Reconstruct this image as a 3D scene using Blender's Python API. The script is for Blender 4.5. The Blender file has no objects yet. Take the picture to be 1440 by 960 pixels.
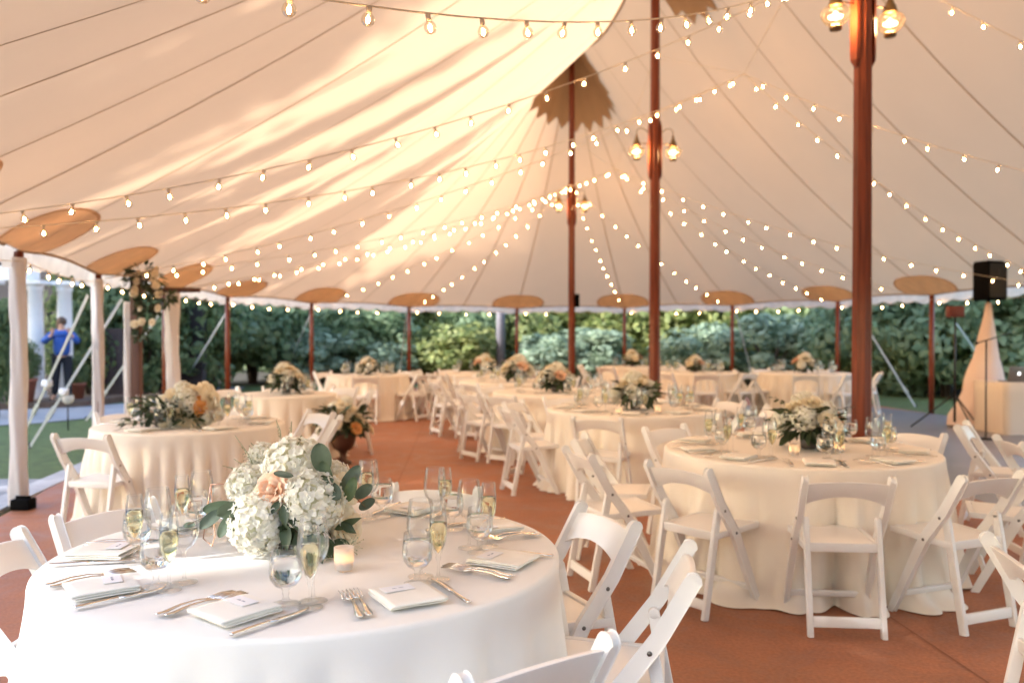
import bpy, bmesh, math, random
from mathutils import Vector, Matrix, noise, Euler
rnd = random.Random(11)
PI = math.pi
sin, cos, rad = math.sin, math.cos, math.radians
CAM_H, FOC, HORIZON = 1.5, 1200.0, 468.0
SC = bpy.context.scene
COL = SC.collection

def gp(px, py, h=0.0):
    z = (CAM_H - h) * FOC / (py - HORIZON)
    return Vector(((px - 720) * z / FOC, z, h))

def pz(px, py, Y):
    return Vector(((px - 720) * Y / FOC, Y, CAM_H - (py - HORIZON) * Y / FOC))

# ------------------------------------------------------------------ materials
MATS = {}
def mat(name, col, rough=0.6, metal=0.0, var=0.0, vscale=8.0, bump=0.0, bscale=60.0, emit=None, estr=0.0,
        island=None, spec=0.5, sheen=0.0, sss=0.0, trans=0.0, coat=0.0, stretch=None):
    if name in MATS:
        return MATS[name]
    m = bpy.data.materials.new(name); m.use_nodes = True
    nt = m.node_tree; n = nt.nodes; L = nt.links
    b = n['Principled BSDF']
    b.inputs['Base Color'].default_value = (*col, 1)
    b.inputs['Roughness'].default_value = rough
    b.inputs['Metallic'].default_value = metal
    b.inputs['Specular IOR Level'].default_value = spec
    b.inputs['Sheen Weight'].default_value = sheen
    b.inputs['Coat Weight'].default_value = coat
    b.inputs['Coat Roughness'].default_value = 0.15
    src = None
    if var > 0 or bump > 0:
        tc = n.new('ShaderNodeTexCoord')
        vec = tc.outputs['Object']
        if stretch:
            mp = n.new('ShaderNodeMapping'); mp.inputs['Scale'].default_value = stretch
            L.new(vec, mp.inputs['Vector']); vec = mp.outputs['Vector']
    if island:
        g = n.new('ShaderNodeNewGeometry')
        r = n.new('ShaderNodeValToRGB')
        els = r.color_ramp.elements
        while len(els) < len(island): els.new(0.5)
        for i, c in enumerate(island):
            els[i].position = i / max(1, len(island) - 1); els[i].color = (*c, 1)
        L.new(g.outputs['Random Per Island'], r.inputs['Fac'])
        src = r.outputs['Color']
    if var > 0:
        tx = n.new('ShaderNodeTexNoise'); tx.inputs['Scale'].default_value = vscale
        tx.inputs['Detail'].default_value = 6; tx.inputs['Roughness'].default_value = 0.6
        L.new(vec, tx.inputs['Vector'])
        mr = n.new('ShaderNodeMapRange')
        mr.inputs['From Min'].default_value = 0.3; mr.inputs['From Max'].default_value = 0.7
        mr.inputs['To Min'].default_value = 1 - var; mr.inputs['To Max'].default_value = 1 + var * 0.6
        L.new(tx.outputs['Fac'], mr.inputs['Value'])
        mx = n.new('ShaderNodeVectorMath'); mx.operation = 'SCALE'
        if src: L.new(src, mx.inputs[0])
        else: mx.inputs[0].default_value = col
        L.new(mr.outputs['Result'], mx.inputs['Scale'])
        src = mx.outputs['Vector']
    if src: L.new(src, b.inputs['Base Color'])
    if bump > 0:
        t2 = n.new('ShaderNodeTexNoise'); t2.inputs['Scale'].default_value = bscale
        t2.inputs['Detail'].default_value = 4
        L.new(vec, t2.inputs['Vector'])
        bp = n.new('ShaderNodeBump'); bp.inputs['Strength'].default_value = bump; bp.inputs['Distance'].default_value = 0.01
        L.new(t2.outputs['Fac'], bp.inputs['Height']); L.new(bp.outputs['Normal'], b.inputs['Normal'])
    if emit:
        b.inputs['Emission Color'].default_value = (*emit, 1); b.inputs['Emission Strength'].default_value = estr
    if trans > 0:
        t = n.new('ShaderNodeBsdfTranslucent'); t.inputs['Color'].default_value = (*col, 1)
        if src: L.new(src, t.inputs['Color'])
        ms = n.new('ShaderNodeMixShader'); ms.inputs['Fac'].default_value = trans
        L.new(b.outputs['BSDF'], ms.inputs[1]); L.new(t.outputs['BSDF'], ms.inputs[2])
        L.new(ms.outputs['Shader'], n['Material Output'].inputs['Surface'])
    MATS[name] = m
    return m

def glass_shell(name, tint=(0.97, 0.98, 0.98), rough=0.02, base=0.05, edge=0.75, power=0.28):
    m = bpy.data.materials.new(name); m.use_nodes = True
    nt = m.node_tree; n = nt.nodes; L = nt.links
    n.remove(n['Principled BSDF'])
    tr = n.new('ShaderNodeBsdfTransparent'); tr.inputs['Color'].default_value = (*tint, 1)
    gl = n.new('ShaderNodeBsdfGlossy'); gl.inputs['Roughness'].default_value = rough
    lw = n.new('ShaderNodeLayerWeight'); lw.inputs['Blend'].default_value = power
    mr = n.new('ShaderNodeMapRange'); mr.inputs['To Min'].default_value = base; mr.inputs['To Max'].default_value = edge
    L.new(lw.outputs['Fresnel'], mr.inputs['Value'])
    ms = n.new('ShaderNodeMixShader')
    L.new(mr.outputs['Result'], ms.inputs['Fac']); L.new(tr.outputs['BSDF'], ms.inputs[1]); L.new(gl.outputs['BSDF'], ms.inputs[2])
    L.new(ms.outputs['Shader'], n['Material Output'].inputs['Surface'])
    MATS[name] = m
    return m

def liquid(name, col, ior=1.33):
    m = bpy.data.materials.new(name); m.use_nodes = True
    b = m.node_tree.nodes['Principled BSDF']
    b.inputs['Base Color'].default_value = (*col, 1); b.inputs['Roughness'].default_value = 0.0
    b.inputs['Transmission Weight'].default_value = 1.0; b.inputs['IOR'].default_value = ior
    MATS[name] = m
    return m

def emitter(name, col, strength, sampling='AUTO'):
    m = bpy.data.materials.new(name); m.use_nodes = True
    n = m.node_tree.nodes; n.remove(n['Principled BSDF'])
    e = n.new('ShaderNodeEmission'); e.inputs['Color'].default_value = (*col, 1); e.inputs['Strength'].default_value = strength
    m.node_tree.links.new(e.outputs['Emission'], n['Material Output'].inputs['Surface'])
    m.cycles.emission_sampling = sampling
    MATS[name] = m
    return m

def fabric(name, col, tcol, fac, var=0.06, vscale=1.2):
    """cloth that lets light through"""
    m = bpy.data.materials.new(name); m.use_nodes = True
    nt = m.node_tree; n = nt.nodes; L = nt.links
    b = n['Principled BSDF']; b.inputs['Roughness'].default_value = 0.9; b.inputs['Specular IOR Level'].default_value = 0.1
    tc = n.new('ShaderNodeTexCoord'); tx = n.new('ShaderNodeTexNoise'); tx.inputs['Scale'].default_value = vscale; tx.inputs['Detail'].default_value = 5
    L.new(tc.outputs['Object'], tx.inputs['Vector'])
    mr = n.new('ShaderNodeMapRange'); mr.inputs['To Min'].default_value = 1 - var; mr.inputs['To Max'].default_value = 1 + var * 0.3
    L.new(tx.outputs['Fac'], mr.inputs['Value'])
    def scaled(c):
        v = n.new('ShaderNodeVectorMath'); v.operation = 'SCALE'; v.inputs[0].default_value = c
        L.new(mr.outputs['Result'], v.inputs['Scale']); return v.outputs['Vector']
    L.new(scaled(col), b.inputs['Base Color'])
    t = n.new('ShaderNodeBsdfTranslucent'); L.new(scaled(tcol), t.inputs['Color'])
    ms = n.new('ShaderNodeMixShader'); ms.inputs['Fac'].default_value = fac
    L.new(b.outputs['BSDF'], ms.inputs[1]); L.new(t.outputs['BSDF'], ms.inputs[2])
    L.new(ms.outputs['Shader'], n['Material Output'].inputs['Surface'])
    MATS[name] = m
    return m

M_cloth = mat('white_tablecloth', (0.83, 0.81, 0.77), 0.85, var=0.03, vscale=3, bump=0.12, bscale=420, spec=0.2, sheen=0.15)
M_warmlit = mat('warm_lit_tablecloth', (0.83, 0.76, 0.66), 0.85, var=0.03, vscale=3, bump=0.12, bscale=420, spec=0.2, sheen=0.15)  # same white linen, with the warm tent light put into its colour
M_chair = mat('white_resin', (0.80, 0.79, 0.77), 0.42, var=0.03, vscale=5, bump=0.02, bscale=120)
M_bolt = mat('dark_bolt_steel', (0.16, 0.15, 0.14), 0.35, 0.9)
M_napkin = mat('cream_napkin', (0.86, 0.83, 0.76), 0.9, var=0.03, vscale=12, bump=0.15, bscale=500, spec=0.2)
M_card = mat('white_card', (0.86, 0.86, 0.88), 0.7)
M_ink = mat('grey_ink', (0.25, 0.27, 0.36), 0.6)
M_silver = mat('polished_steel', (0.78, 0.74, 0.70), 0.16, 1.0)
M_glass = glass_shell('clear_glass', (0.985, 0.99, 0.99), 0.02, 0.025, 0.42, 0.22)
M_frost = mat('frosted_glass', (0.85, 0.82, 0.80), 0.55, trans=0.6)
M_water = liquid('drinking_water', (1, 1, 1))
M_wine = liquid('pale_champagne', (1.0, 0.93, 0.62), 1.34)
M_wax = mat('candle_wax', (0.85, 0.78, 0.66), 0.5, trans=0.4)
M_flame = emitter('candle_flame', (1.0, 0.50, 0.15), 14, 'NONE')
M_wood = mat('varnished_mahogany', (0.18, 0.038, 0.013), 0.34, var=0.55, vscale=3.5, stretch=(14, 14, 0.5), bump=0.08, bscale=30, coat=0.08, spec=0.3)
M_darkwood = mat('weathered_brown_wood', (0.10, 0.042, 0.030), 0.6, var=0.25, vscale=3, stretch=(8, 8, 0.7))
M_brass = mat('aged_brass', (0.20, 0.14, 0.07), 0.38, 0.9, var=0.2, vscale=14)
M_black = mat('black_plastic', (0.004, 0.004, 0.0045), 0.6, var=0.2, vscale=20, spec=0.03)
M_blackmetal = mat('black_metal', (0.02, 0.02, 0.022), 0.35, 0.4)
M_redbox = mat('dark_red_case', (0.16, 0.035, 0.022), 0.5)
M_canopy = fabric('sailcloth', (0.80, 0.605, 0.395), (0.565, 0.368, 0.226), 0.5)
M_seam = fabric('double_stitched_sailcloth', (0.62, 0.45, 0.29), (0.29, 0.18, 0.095), 0.5)
M_patch = fabric('reinforced_sailcloth', (0.95, 0.71, 0.49), (0.88, 0.58, 0.33), 0.5, 0.25, 6)
M_patchhem = fabric('patch_hem', (0.74, 0.48, 0.29), (0.52, 0.30, 0.15), 0.5, 0.1, 9)
M_collar = fabric('collar_sailcloth', (0.60, 0.43, 0.28), (0.26, 0.165, 0.09), 0.5, 0.1, 5)
M_valence = fabric('pale_valance_film', (0.80, 0.78, 0.76), (0.80, 0.76, 0.72), 0.5, 0.3, 6)
M_wrap = fabric('sheer_white_drape', (0.82, 0.78, 0.76), (0.80, 0.74, 0.70), 0.35)
M_strap = mat('white_webbing', (0.52, 0.54, 0.54), 0.8)
M_cable = mat('ivory_cable', (0.62, 0.52, 0.38), 0.6)
M_socket = mat('ivory_socket', (0.55, 0.46, 0.34), 0.5)
M_core = emitter('glowing_filament', (1.0, 0.58, 0.25), 34, 'AUTO')
M_lampcore = emitter('glowing_lamp', (1.0, 0.66, 0.30), 2.6, 'NONE')
M_bulbglass = glass_shell('bulb_glass', (1.0, 0.93, 0.80), 0.05, 0.06, 0.6)
M_lampglass = glass_shell('lantern_glass', (1.0, 0.92, 0.76), 0.12, 0.10, 0.6)
M_leaf_dark = mat('dark_green_leaf', (0.05, 0.08, 0.04), 0.5, island=[(0.020, 0.034, 0.018), (0.045, 0.075, 0.035), (0.075, 0.11, 0.05)], trans=0.2)
M_euc = mat('grey_green_eucalyptus', (0.11, 0.16, 0.12), 0.55, island=[(0.065, 0.095, 0.062), (0.11, 0.15, 0.105), (0.095, 0.15, 0.055)], trans=0.25, var=0.15, vscale=40)
M_hyd = mat('cream_hydrangea_petal', (0.80, 0.79, 0.68), 0.65, island=[(0.85, 0.84, 0.74), (0.90, 0.89, 0.83), (0.92, 0.91, 0.87)], trans=0.42)
M_hydcore = mat('green_hydrangea_core', (0.66, 0.65, 0.46), 0.8)
M_peach = mat('peach_rose_petal', (0.80, 0.50, 0.34), 0.6, island=[(0.82, 0.62, 0.48), (0.80, 0.48, 0.30)], trans=0.3)
M_creamrose = mat('cream_rose_petal', (0.80, 0.68, 0.46), 0.6, island=[(0.86, 0.80, 0.66), (0.84, 0.74, 0.54)], trans=0.3)
M_orange = mat('apricot_rose_petal', (0.78, 0.40, 0.14), 0.6, island=[(0.80, 0.48, 0.20), (0.74, 0.34, 0.10)], trans=0.3)
M_sprig = mat('pale_sprig', (0.30, 0.33, 0.20), 0.7, island=[(0.24, 0.28, 0.16), (0.45, 0.45, 0.32)])
M_twig = mat('brown_stem', (0.14, 0.10, 0.05), 0.7)
M_urn = mat('bronze_urn', (0.10, 0.055, 0.04), 0.4, 0.5, var=0.2)
M_vase = mat('dark_vase', (0.06, 0.05, 0.045), 0.35)
M_terra = mat('terracotta', (0.32, 0.12, 0.075), 0.75, var=0.15)
M_white = mat('white_paint', (0.80, 0.80, 0.80), 0.5, var=0.04)
M_wall = mat('dark_building_wall', (0.035, 0.030, 0.034), 0.8, var=0.3, vscale=3)
M_brownwall = mat('dark_brown_boards', (0.07, 0.048, 0.045), 0.8, var=0.3, vscale=3)
M_stoneedge = mat('brown_stone_edge', (0.13, 0.09, 0.07), 0.85, var=0.3, vscale=5)
M_bark = mat('bark', (0.09, 0.065, 0.045), 0.9, var=0.3, vscale=6)
M_skin = mat('skin', (0.55, 0.32, 0.22), 0.5)
M_blue = mat('royal_blue_shirt', (0.03, 0.10, 0.40), 0.85)
M_navy = mat('dark_trousers', (0.010, 0.012, 0.020), 0.8)
M_hair = mat('brown_hair', (0.10, 0.055, 0.03), 0.6)
M_laptop = mat('grey_laptop_shell', (0.20, 0.17, 0.15), 0.4, 0.5)
M_glowlogo = mat('pale_logo', (0.85, 0.85, 0.85), 0.4, emit=(1, 1, 1), estr=0.6)
M_acrylic = glass_shell('clear_acrylic', (0.97, 0.95, 0.94), 0.02, 0.07, 0.6)
M_rosegold = mat('rose_gold_wire', (0.80, 0.50, 0.36), 0.25, 1.0)

# ------------------------------------------------------------------ mesh builder
class MB:
    def __init__(self): self.v = []; self.f = []; self.m = []; self.s = []
    def add(self, vs, fs, mi=0, smooth=True):
        o = len(self.v); self.v += [tuple(x) for x in vs]
        for f in fs:
            self.f.append(tuple(i + o for i in f)); self.m.append(mi); self.s.append(smooth)
    def box(self, c, s, mi=0, M=None):
        hx, hy, hz = s[0] / 2, s[1] / 2, s[2] / 2
        vs = [Vector((x, y, z)) for x in (-hx, hx) for y in (-hy, hy) for z in (-hz, hz)]
        if M: vs = [M @ v for v in vs]
        vs = [v + Vector(c) for v in vs]
        self.add(vs, [(0, 1, 3, 2), (4, 6, 7, 5), (0, 4, 5, 1), (2, 3, 7, 6), (0, 2, 6, 4), (1, 5, 7, 3)], mi, False)
    def bar(self, a, b, w, d, up=(1, 0, 0), mi=0):
        """rectangular bar a->b; w along up-ish side axis, d across"""
        a, b = Vector(a), Vector(b); t = (b - a).normalized(); u = Vector(up)
        u = (u - t * u.dot(t)).normalized(); n = t.cross(u)
        vs = [p + u * sx * w / 2 + n * sy * d / 2 for p in (a, b) for sx, sy in ((-1, -1), (1, -1), (1, 1), (-1, 1))]
        self.add(vs, [(3, 2, 1, 0), (4, 5, 6, 7), (0, 1, 5, 4), (1, 2, 6, 5), (2, 3, 7, 6), (3, 0, 4, 7)], mi, False)
    def tube(self, pts, r, n=8, mi=0, caps=True, smooth=True, phase=0.0):
        pts = [Vector(p) for p in pts]; k = len(pts)
        rs = r if isinstance(r, (list, tuple)) else [r] * k
        vs = []; ref = Vector((0, 0, 1))
        t0 = (pts[1] - pts[0]).normalized()
        if abs(t0.dot(ref)) > 0.95: ref = Vector((1, 0, 0))
        for i, p in enumerate(pts):
            t = (pts[min(i + 1, k - 1)] - pts[max(i - 1, 0)]).normalized()
            u = ref - t * ref.dot(t)
            if u.length < 1e-4: u = t.orthogonal()
            u.normalize(); ref = u; w = t.cross(u)
            for j in range(n):
                a = 2 * PI * j / n + phase
                vs.append(p + (u * cos(a) + w * sin(a)) * rs[i])
        fs = [(i * n + j, i * n + (j + 1) % n, (i + 1) * n + (j + 1) % n, (i + 1) * n + j) for i in range(k - 1) for j in range(n)]
        if caps: fs += [tuple(range(n - 1, -1, -1)), tuple((k - 1) * n + j for j in range(n))]
        self.add(vs, fs, mi, smooth)
    def lathe(self, prof, n=24, c=(0, 0, 0), mi=0, smooth=True, caps=False, M=None):
        vs = []
        for r, z in prof:
            for j in range(n):
                a = 2 * PI * j / n; p = Vector((r * cos(a), r * sin(a), z))
                if M: p = M @ p
                vs.append(p + Vector(c))
        k = len(prof)
        fs = [(i * n + j, i * n + (j + 1) % n, (i + 1) * n + (j + 1) % n, (i + 1) * n + j) for i in range(k - 1) for j in range(n)]
        if caps: fs += [tuple(range(n - 1, -1, -1)), tuple((k - 1) * n + j for j in range(n))]
        self.add(vs, fs, mi, smooth)
    def grid(self, P, mi=0, wrap=False, smooth=True):
        nr, nc = len(P), len(P[0]); vs = [p for row in P for p in row]
        fs = []
        for i in range(nr - 1):
            for j in range(nc if wrap else nc - 1):
                fs.append((i * nc + j, i * nc + (j + 1) % nc, (i + 1) * nc + (j + 1) % nc, (i + 1) * nc + j))
        self.add(vs, fs, mi, smooth)
    def ball(self, c, r, mi=0, n=10, m=7):
        r = r if isinstance(r, (list, tuple)) else (r, r, r)
        P = [[Vector((c[0] + r[0] * sin(PI * i / m) * cos(2 * PI * j / n), c[1] + r[1] * sin(PI * i / m) * sin(2 * PI * j / n), c[2] - r[2] * cos(PI * i / m))) for j in range(n)] for i in range(m + 1)]
        self.grid(P, mi, True)
    def mesh(self, name, mats, bevel=0.0, seg=2):
        me = bpy.data.meshes.new(name)
        me.from_pydata(self.v, [], self.f)
        for m in (mats if isinstance(mats, (list, tuple)) else [mats]): me.materials.append(m)
        me.polygons.foreach_set('material_index', self.m)
        me.polygons.foreach_set('use_smooth', self.s)
        me.update()
        if bevel > 0:
            bm = bmesh.new(); bm.from_mesh(me)
            es = [e for e in bm.edges if len(e.link_faces) == 2 and e.calc_face_angle(0) > 0.6]
            bmesh.ops.bevel(bm, geom=es, offset=bevel, segments=seg, affect='EDGES', profile=0.5, clamp_overlap=True)
            for f in bm.faces: f.smooth = True
            bm.to_mesh(me); bm.free()
            try: me.set_sharp_from_angle(angle=rad(50))
            except Exception: pass
        return me
    def build(self, name, mats, parent=None, bevel=0.0, seg=2):
        o = bpy.data.objects.new(name, self.mesh(name, mats, bevel, seg)); COL.objects.link(o)
        if parent: o.parent = parent
        return o

def tag(o, label=None, cat=None, group=None, kind=None):
    if label: o['label'] = label
    if cat: o['category'] = cat
    if group: o['group'] = group
    if kind: o['kind'] = kind
    return o

def empty(name, loc=(0, 0, 0), rz=0.0, label=None, cat=None, group=None):
    o = bpy.data.objects.new(name, None); COL.objects.link(o)
    o.location = loc; o.rotation_euler = (0, 0, rz); o.empty_display_size = 0.1
    return tag(o, label, cat, group)

def inst(name, me, parent=None, loc=None):
    o = bpy.data.objects.new(name, me); COL.objects.link(o)
    if parent: o.parent = parent
    if loc is not None: o.location = loc
    return o

def copy_tree(o, parent=None):
    c = o.copy(); COL.objects.link(c)
    if parent: c.parent = parent
    for ch in list(o.children): copy_tree(ch, c)
    return c

class Proto:
    """the first place() moves the source itself, the next ones copy it with its parts"""
    def __init__(self, src): self.src = src; self.used = False
    def place(self, loc, rz=0.0, label=None, cat=None, group=None, scale=None):
        o = copy_tree(self.src) if self.used else self.src
        self.used = True
        o.location = loc; o.rotation_euler = (0, 0, rz)
        if scale: o.scale = scale if isinstance(scale, tuple) else (scale,) * 3
        return tag(o, label, cat, group)

def structure(name, mb, mats):
    return tag(mb.build(name, mats), kind='structure')

def polygon(mb, pts, z, th=0.0, mi=0):
    n = len(pts)
    vs = [(p[0], p[1], z) for p in pts]
    fs = [tuple(range(n))]
    if th > 0:
        vs += [(p[0], p[1], z - th) for p in pts]
        fs += [(i, i + n, (i + 1) % n + n, (i + 1) % n) for i in range(n)]
    mb.add(vs, fs, mi, False)

# ------------------------------------------------------------------ tent plan
POLE_A, POLE_B, POLE_C = Vector((3.28, 8.0, 0)), Vector((2.33, 13.95, 0)), Vector((1.39, 19.9, 0))
AX = (POLE_C - POLE_A); AXL = AX.length; AXD = AX.normalized(); PERP = Vector((AXD.y, -AXD.x, 0))
LEFT = [(-4.27, 7.38), (-5.0, 10.3), (-5.36, 13.2), (-5.6, 16.8), (-4.77, 20.3), (-2.8, 23.2), (0.14, 24.6), (3.16, 24.0), (5.68, 22.0), (7.25, 19.0), (7.82, 15.9), (8.5, 12.8), (9.15, 9.8)]
def nearpt(a, r): return (POLE_A.x + r * cos(rad(a)), POLE_A.y + r * sin(rad(a)))
NEAR = [nearpt(-5, 6.6), nearpt(-28, 7.0), nearpt(-52, 7.4), nearpt(-76, 7.7), nearpt(-98, 7.8), nearpt(-119, 7.8), nearpt(222, 7.75), nearpt(203, 7.65)]
POSTS = [Vector((x, y, 0)) for x, y in LEFT + NEAR]      # closed ring, post 0 = leftmost in view
NP = len(POSTS); EH = 2.22
def eave(e):
    """point on the eave, e in posts"""
    e = e % NP; i = int(e); f = e - i; i %= NP
    p0, p1, p2, p3 = POSTS[(i - 1) % NP], POSTS[i], POSTS[(i + 1) % NP], POSTS[(i + 2) % NP]
    lin = p1.lerp(p2, f)
    cr = 0.5 * ((2 * p1) + (p2 - p0) * f + (2 * p0 - 5 * p1 + 4 * p2 - p3) * f * f + (3 * p1 - p0 - 3 * p2 + p3) * f ** 3)
    p = lin.lerp(cr, 0.6)
    return Vector((p.x, p.y, EH + 0.06 * sin(PI * f)))
def ridge(u):
    k = (u / (AXL / 2)) % 1.0 if 0 < u < AXL else 0
    p = POLE_A + AXD * min(max(u, 0), AXL)
    return Vector((p.x, p.y, 8.25 - 0.75 * sin(PI * k) ** 0.8))
def foot(p): return min(max((Vector((p.x, p.y, 0)) - POLE_A).dot(AXD), 0), AXL)
def prof(s): return 0.72 * s + 0.28 * max(s, 0) ** 2.5
def roof(e, s):
    a = eave(e); r = ridge(foot(a))
    return Vector((a.x + (r.x - a.x) * s, a.y + (r.y - a.y) * s, a.z + (r.z - a.z) * prof(s)))

SUB = 8
EPAR = [i / SUB for i in range(NP * SUB)]
tent = empty('sailcloth_tent', (1.4, 14, 0), 0, 'large cream sailcloth tent with peaked roof over all the tables', 'tent')
def world_child(o, par):
    o.parent = par; o.matrix_parent_inverse = Matrix.Translation(par.location).inverted(); return o
mb = MB()
NS = 22
mb.grid([[roof(e, s / NS) for e in EPAR] for s in range(NS + 1)], 0, True)
# seams: narrow doubled strips
for k in range(NP * 2):
    e = k / 2
    w = 0.014
    P = []
    for s in range(NS + 1):
        sv = s / NS; p = roof(e, sv); q = roof(e + 0.02, sv); t = (q - p)
        if t.length < 1e-4: t = (roof(e + 0.02, 0) - roof(e, 0))
        t.normalize()
        ww = w * (1 - 0.35 * sv)
        P.append([p - t * ww + Vector((0, 0, -0.015)), p + t * ww + Vector((0, 0, -0.015))])
    mb.grid(P, 1)
canopy = world_child(mb.build('canopy', [M_canopy, M_seam]), tent)
# ridge tape
mb = MB()
mb.tube([ridge(u * AXL / 40) + Vector((0, 0, -0.03)) for u in range(41)], 0.022, 6, 0)
world_child(mb.build('ridge_rope', M_seam), tent)
# oval patches over each post
for k in range(NP):
    mb = MB(); rings = 7; na = 36
    P = []
    for i in range(rings + 1):
        row = []
        for j in range(na):
            a = 2 * PI * j / na; rr = i / rings
            rr = min(1, rr * 1.09) if i < rings - 1 else (rr if i == rings else .93); row.append(roof(k + 0.25 * rr * cos(a), max(0.004, 0.029 + 0.057 * rr * sin(a))) + Vector((0, 0, -0.028)))
        P.append(row)
    mb.grid(P, 0, True)
    for q in range(len(mb.m)):
        if q // na == rings - 1: mb.m[q] = 1
    world_child(mb.build('oval_patch', [M_patch, M_patchhem]), tent)
# sunburst collars at the peaks
from mathutils.bvhtree import BVHTree
_bv = BVHTree.FromPolygons([tuple(roof(e, q / 60)) for q in range(61) for e in EPAR], [(i * len(EPAR) + j, i * len(EPAR) + (j + 1) % len(EPAR), (i + 1) * len(EPAR) + (j + 1) % len(EPAR), (i + 1) * len(EPAR) + j) for i in range(60) for j in range(len(EPAR))])
def hplan(p):
    hit = _bv.ray_cast(Vector((p.x, p.y, 1.0)), Vector((0, 0, 1)))
    return hit[0].z if hit[0] is not None else 8.2
for pole in (POLE_A, POLE_B, POLE_C):
    mb = MB(); teeth = 18; na = teeth * 2; P = []
    for i in range(13):
        row = []
        for j in range(na):
            a = 2 * PI * j / na; R = 1.04 if j % 2 == 0 else 0.89
            rr = 0.05 + (R - 0.05) * i / 12
            p = pole + Vector((cos(a), sin(a), 0)) * rr
            row.append(Vector((p.x, p.y, hplan(p) - 0.05 - 0.012 * (j % 2) * i / 12)))
        P.append(row)
    mb.grid(P, 0, True, False)
    world_child(mb.build('sunburst_collar', M_collar), tent)
# scalloped valance under the eave
mb = MB(); P = [[], [], []]
for i in range(NP * 24):
    e = i / 24; a = eave(e); c = Vector((POLE_B.x, POLE_B.y, 0)); o = (Vector((a.x, a.y, 0)) - c).normalized() * 0.015
    sc = abs(sin(PI * e * 6)) * 0.05
    wob = 0.02 * sin(e * 37) + 0.02 * sin(e * 61)
    P[0].append(a + o); P[1].append(a + o * 2 + Vector((0, 0, -0.09)) + o * wob * 40); P[2].append(a + o * 2 + Vector((0, 0, -0.14 - sc)) + o * wob * 60)
mb.grid(P, 0, True)
world_child(mb.build('valance', M_valence), tent)
mb = MB(); mb.tube([eave(i / SUB) + Vector((0, 0, -0.012)) for i in range(NP * SUB)] , 0.014, 6, 0)
world_child(mb.build('eave_rope', M_seam), tent)

# ------------------------------------------------------------------ ground
def ground_grid(mb, x0, x1, y0, y1, n, z):
    mb.grid([[(x0 + (x1 - x0) * i / n, y0 + (y1 - y0) * j / n, z) for i in range(n + 1)] for j in range(n + 1)], 0)
M_grass = mat('lawn_grass', (0.085, 0.125, 0.032), 0.9, var=0.35, vscale=6, bump=0.6, bscale=120)
mb = MB(); ground_grid(mb, -400, 400, -200, 600, 20, -0.035); structure('ground', mb, M_grass)
def floor_mat():
    m = mat('terracotta_concrete', (0.37, 0.148, 0.075), 0.62, var=0.20, vscale=0.8, bump=0.05, bscale=90, spec=0.35)
    nt = m.node_tree; n = nt.nodes; L = nt.links; b = n['Principled BSDF']
    src = b.inputs['Base Color'].links[0].from_socket
    tc = n.new('ShaderNodeTexCoord'); sp = n.new('ShaderNodeTexNoise'); sp.inputs['Scale'].default_value = 55; sp.inputs['Detail'].default_value = 3
    L.new(tc.outputs['Object'], sp.inputs['Vector'])
    mr = n.new('ShaderNodeMapRange'); mr.inputs['From Min'].default_value = 0.35; mr.inputs['From Max'].default_value = 0.65; mr.inputs['To Min'].default_value = 0.86; mr.inputs['To Max'].default_value = 1.1
    L.new(sp.outputs['Fac'], mr.inputs['Value'])
    v = n.new('ShaderNodeVectorMath'); v.operation = 'SCALE'; L.new(src, v.inputs[0]); L.new(mr.outputs['Result'], v.inputs['Scale'])
    st = n.new('ShaderNodeTexNoise'); st.inputs['Scale'].default_value = 2.6; st.inputs['Detail'].default_value = 9; st.inputs['Roughness'].default_value = .7; st.inputs['Distortion'].default_value = 1.2
    L.new(tc.outputs['Object'], st.inputs['Vector'])
    m2 = n.new('ShaderNodeMapRange'); m2.inputs['From Min'].default_value = .36; m2.inputs['From Max'].default_value = .66; m2.inputs['To Min'].default_value = .84; m2.inputs['To Max'].default_value = 1.14
    L.new(st.outputs['Fac'], m2.inputs['Value'])
    v2 = n.new('ShaderNodeVectorMath'); v2.operation = 'SCALE'; L.new(v.outputs['Vector'], v2.inputs[0]); L.new(m2.outputs['Result'], v2.inputs['Scale'])
    L.new(v2.outputs['Vector'], b.inputs['Base Color'])
    m3 = n.new('ShaderNodeMapRange'); m3.inputs['From Min'].default_value = .35; m3.inputs['From Max'].default_value = .65; m3.inputs['To Min'].default_value = .42; m3.inputs['To Max'].default_value = .75
    L.new(st.outputs['Fac'], m3.inputs['Value']); L.new(m3.outputs['Result'], b.inputs['Roughness'])
    return m
M_floor = floor_mat()
FCEN = Vector((1.8, 13.5, 0))
edge = []
for i in range(NP * 4):
    p = eave(i / 4); edge.append((p.x, p.y))
M_joint = mat('floor_joint', (0.26, 0.10, 0.05), 0.8)
mb = MB()
mb.add([(FCEN.x, FCEN.y, 0)] + [(x, y, 0) for x, y in edge] + [(x, y, -0.1) for x, y in edge],
       [(0, 1 + i, 1 + (i + 1) % len(edge)) for i in range(len(edge))] + [(1 + i, 1 + len(edge) + i, 1 + len(edge) + (i + 1) % len(edge), 1 + (i + 1) % len(edge)) for i in range(len(edge))], 0, False)
structure('tent_floor', mb, M_floor)
mb = MB()
for (a, b) in [((-0.9, 4.2), (-1.9, 22)), ((2.05, 3.5), (1.05, 22)), ((-4.0, 6.9), (8.5, 8.9)), ((2.2, 3.4), (9, 4.5)), ((-5, 12), (8, 14))]:
    a, b = Vector(a), Vector(b); t = (b - a).normalized(); n_ = Vector((-t.y, t.x)) * 0.004
    mb.add([(*(a - n_), 0.003), (*(b - n_), 0.003), (*(b + n_), 0.003), (*(a + n_), 0.003)], [(0, 1, 2, 3)], 0, False)
structure('floor_joints', mb, M_joint)
M_slate = mat('grey_dance_floor', (0.20, 0.20, 0.215), 0.35, var=0.15, vscale=2)
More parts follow.
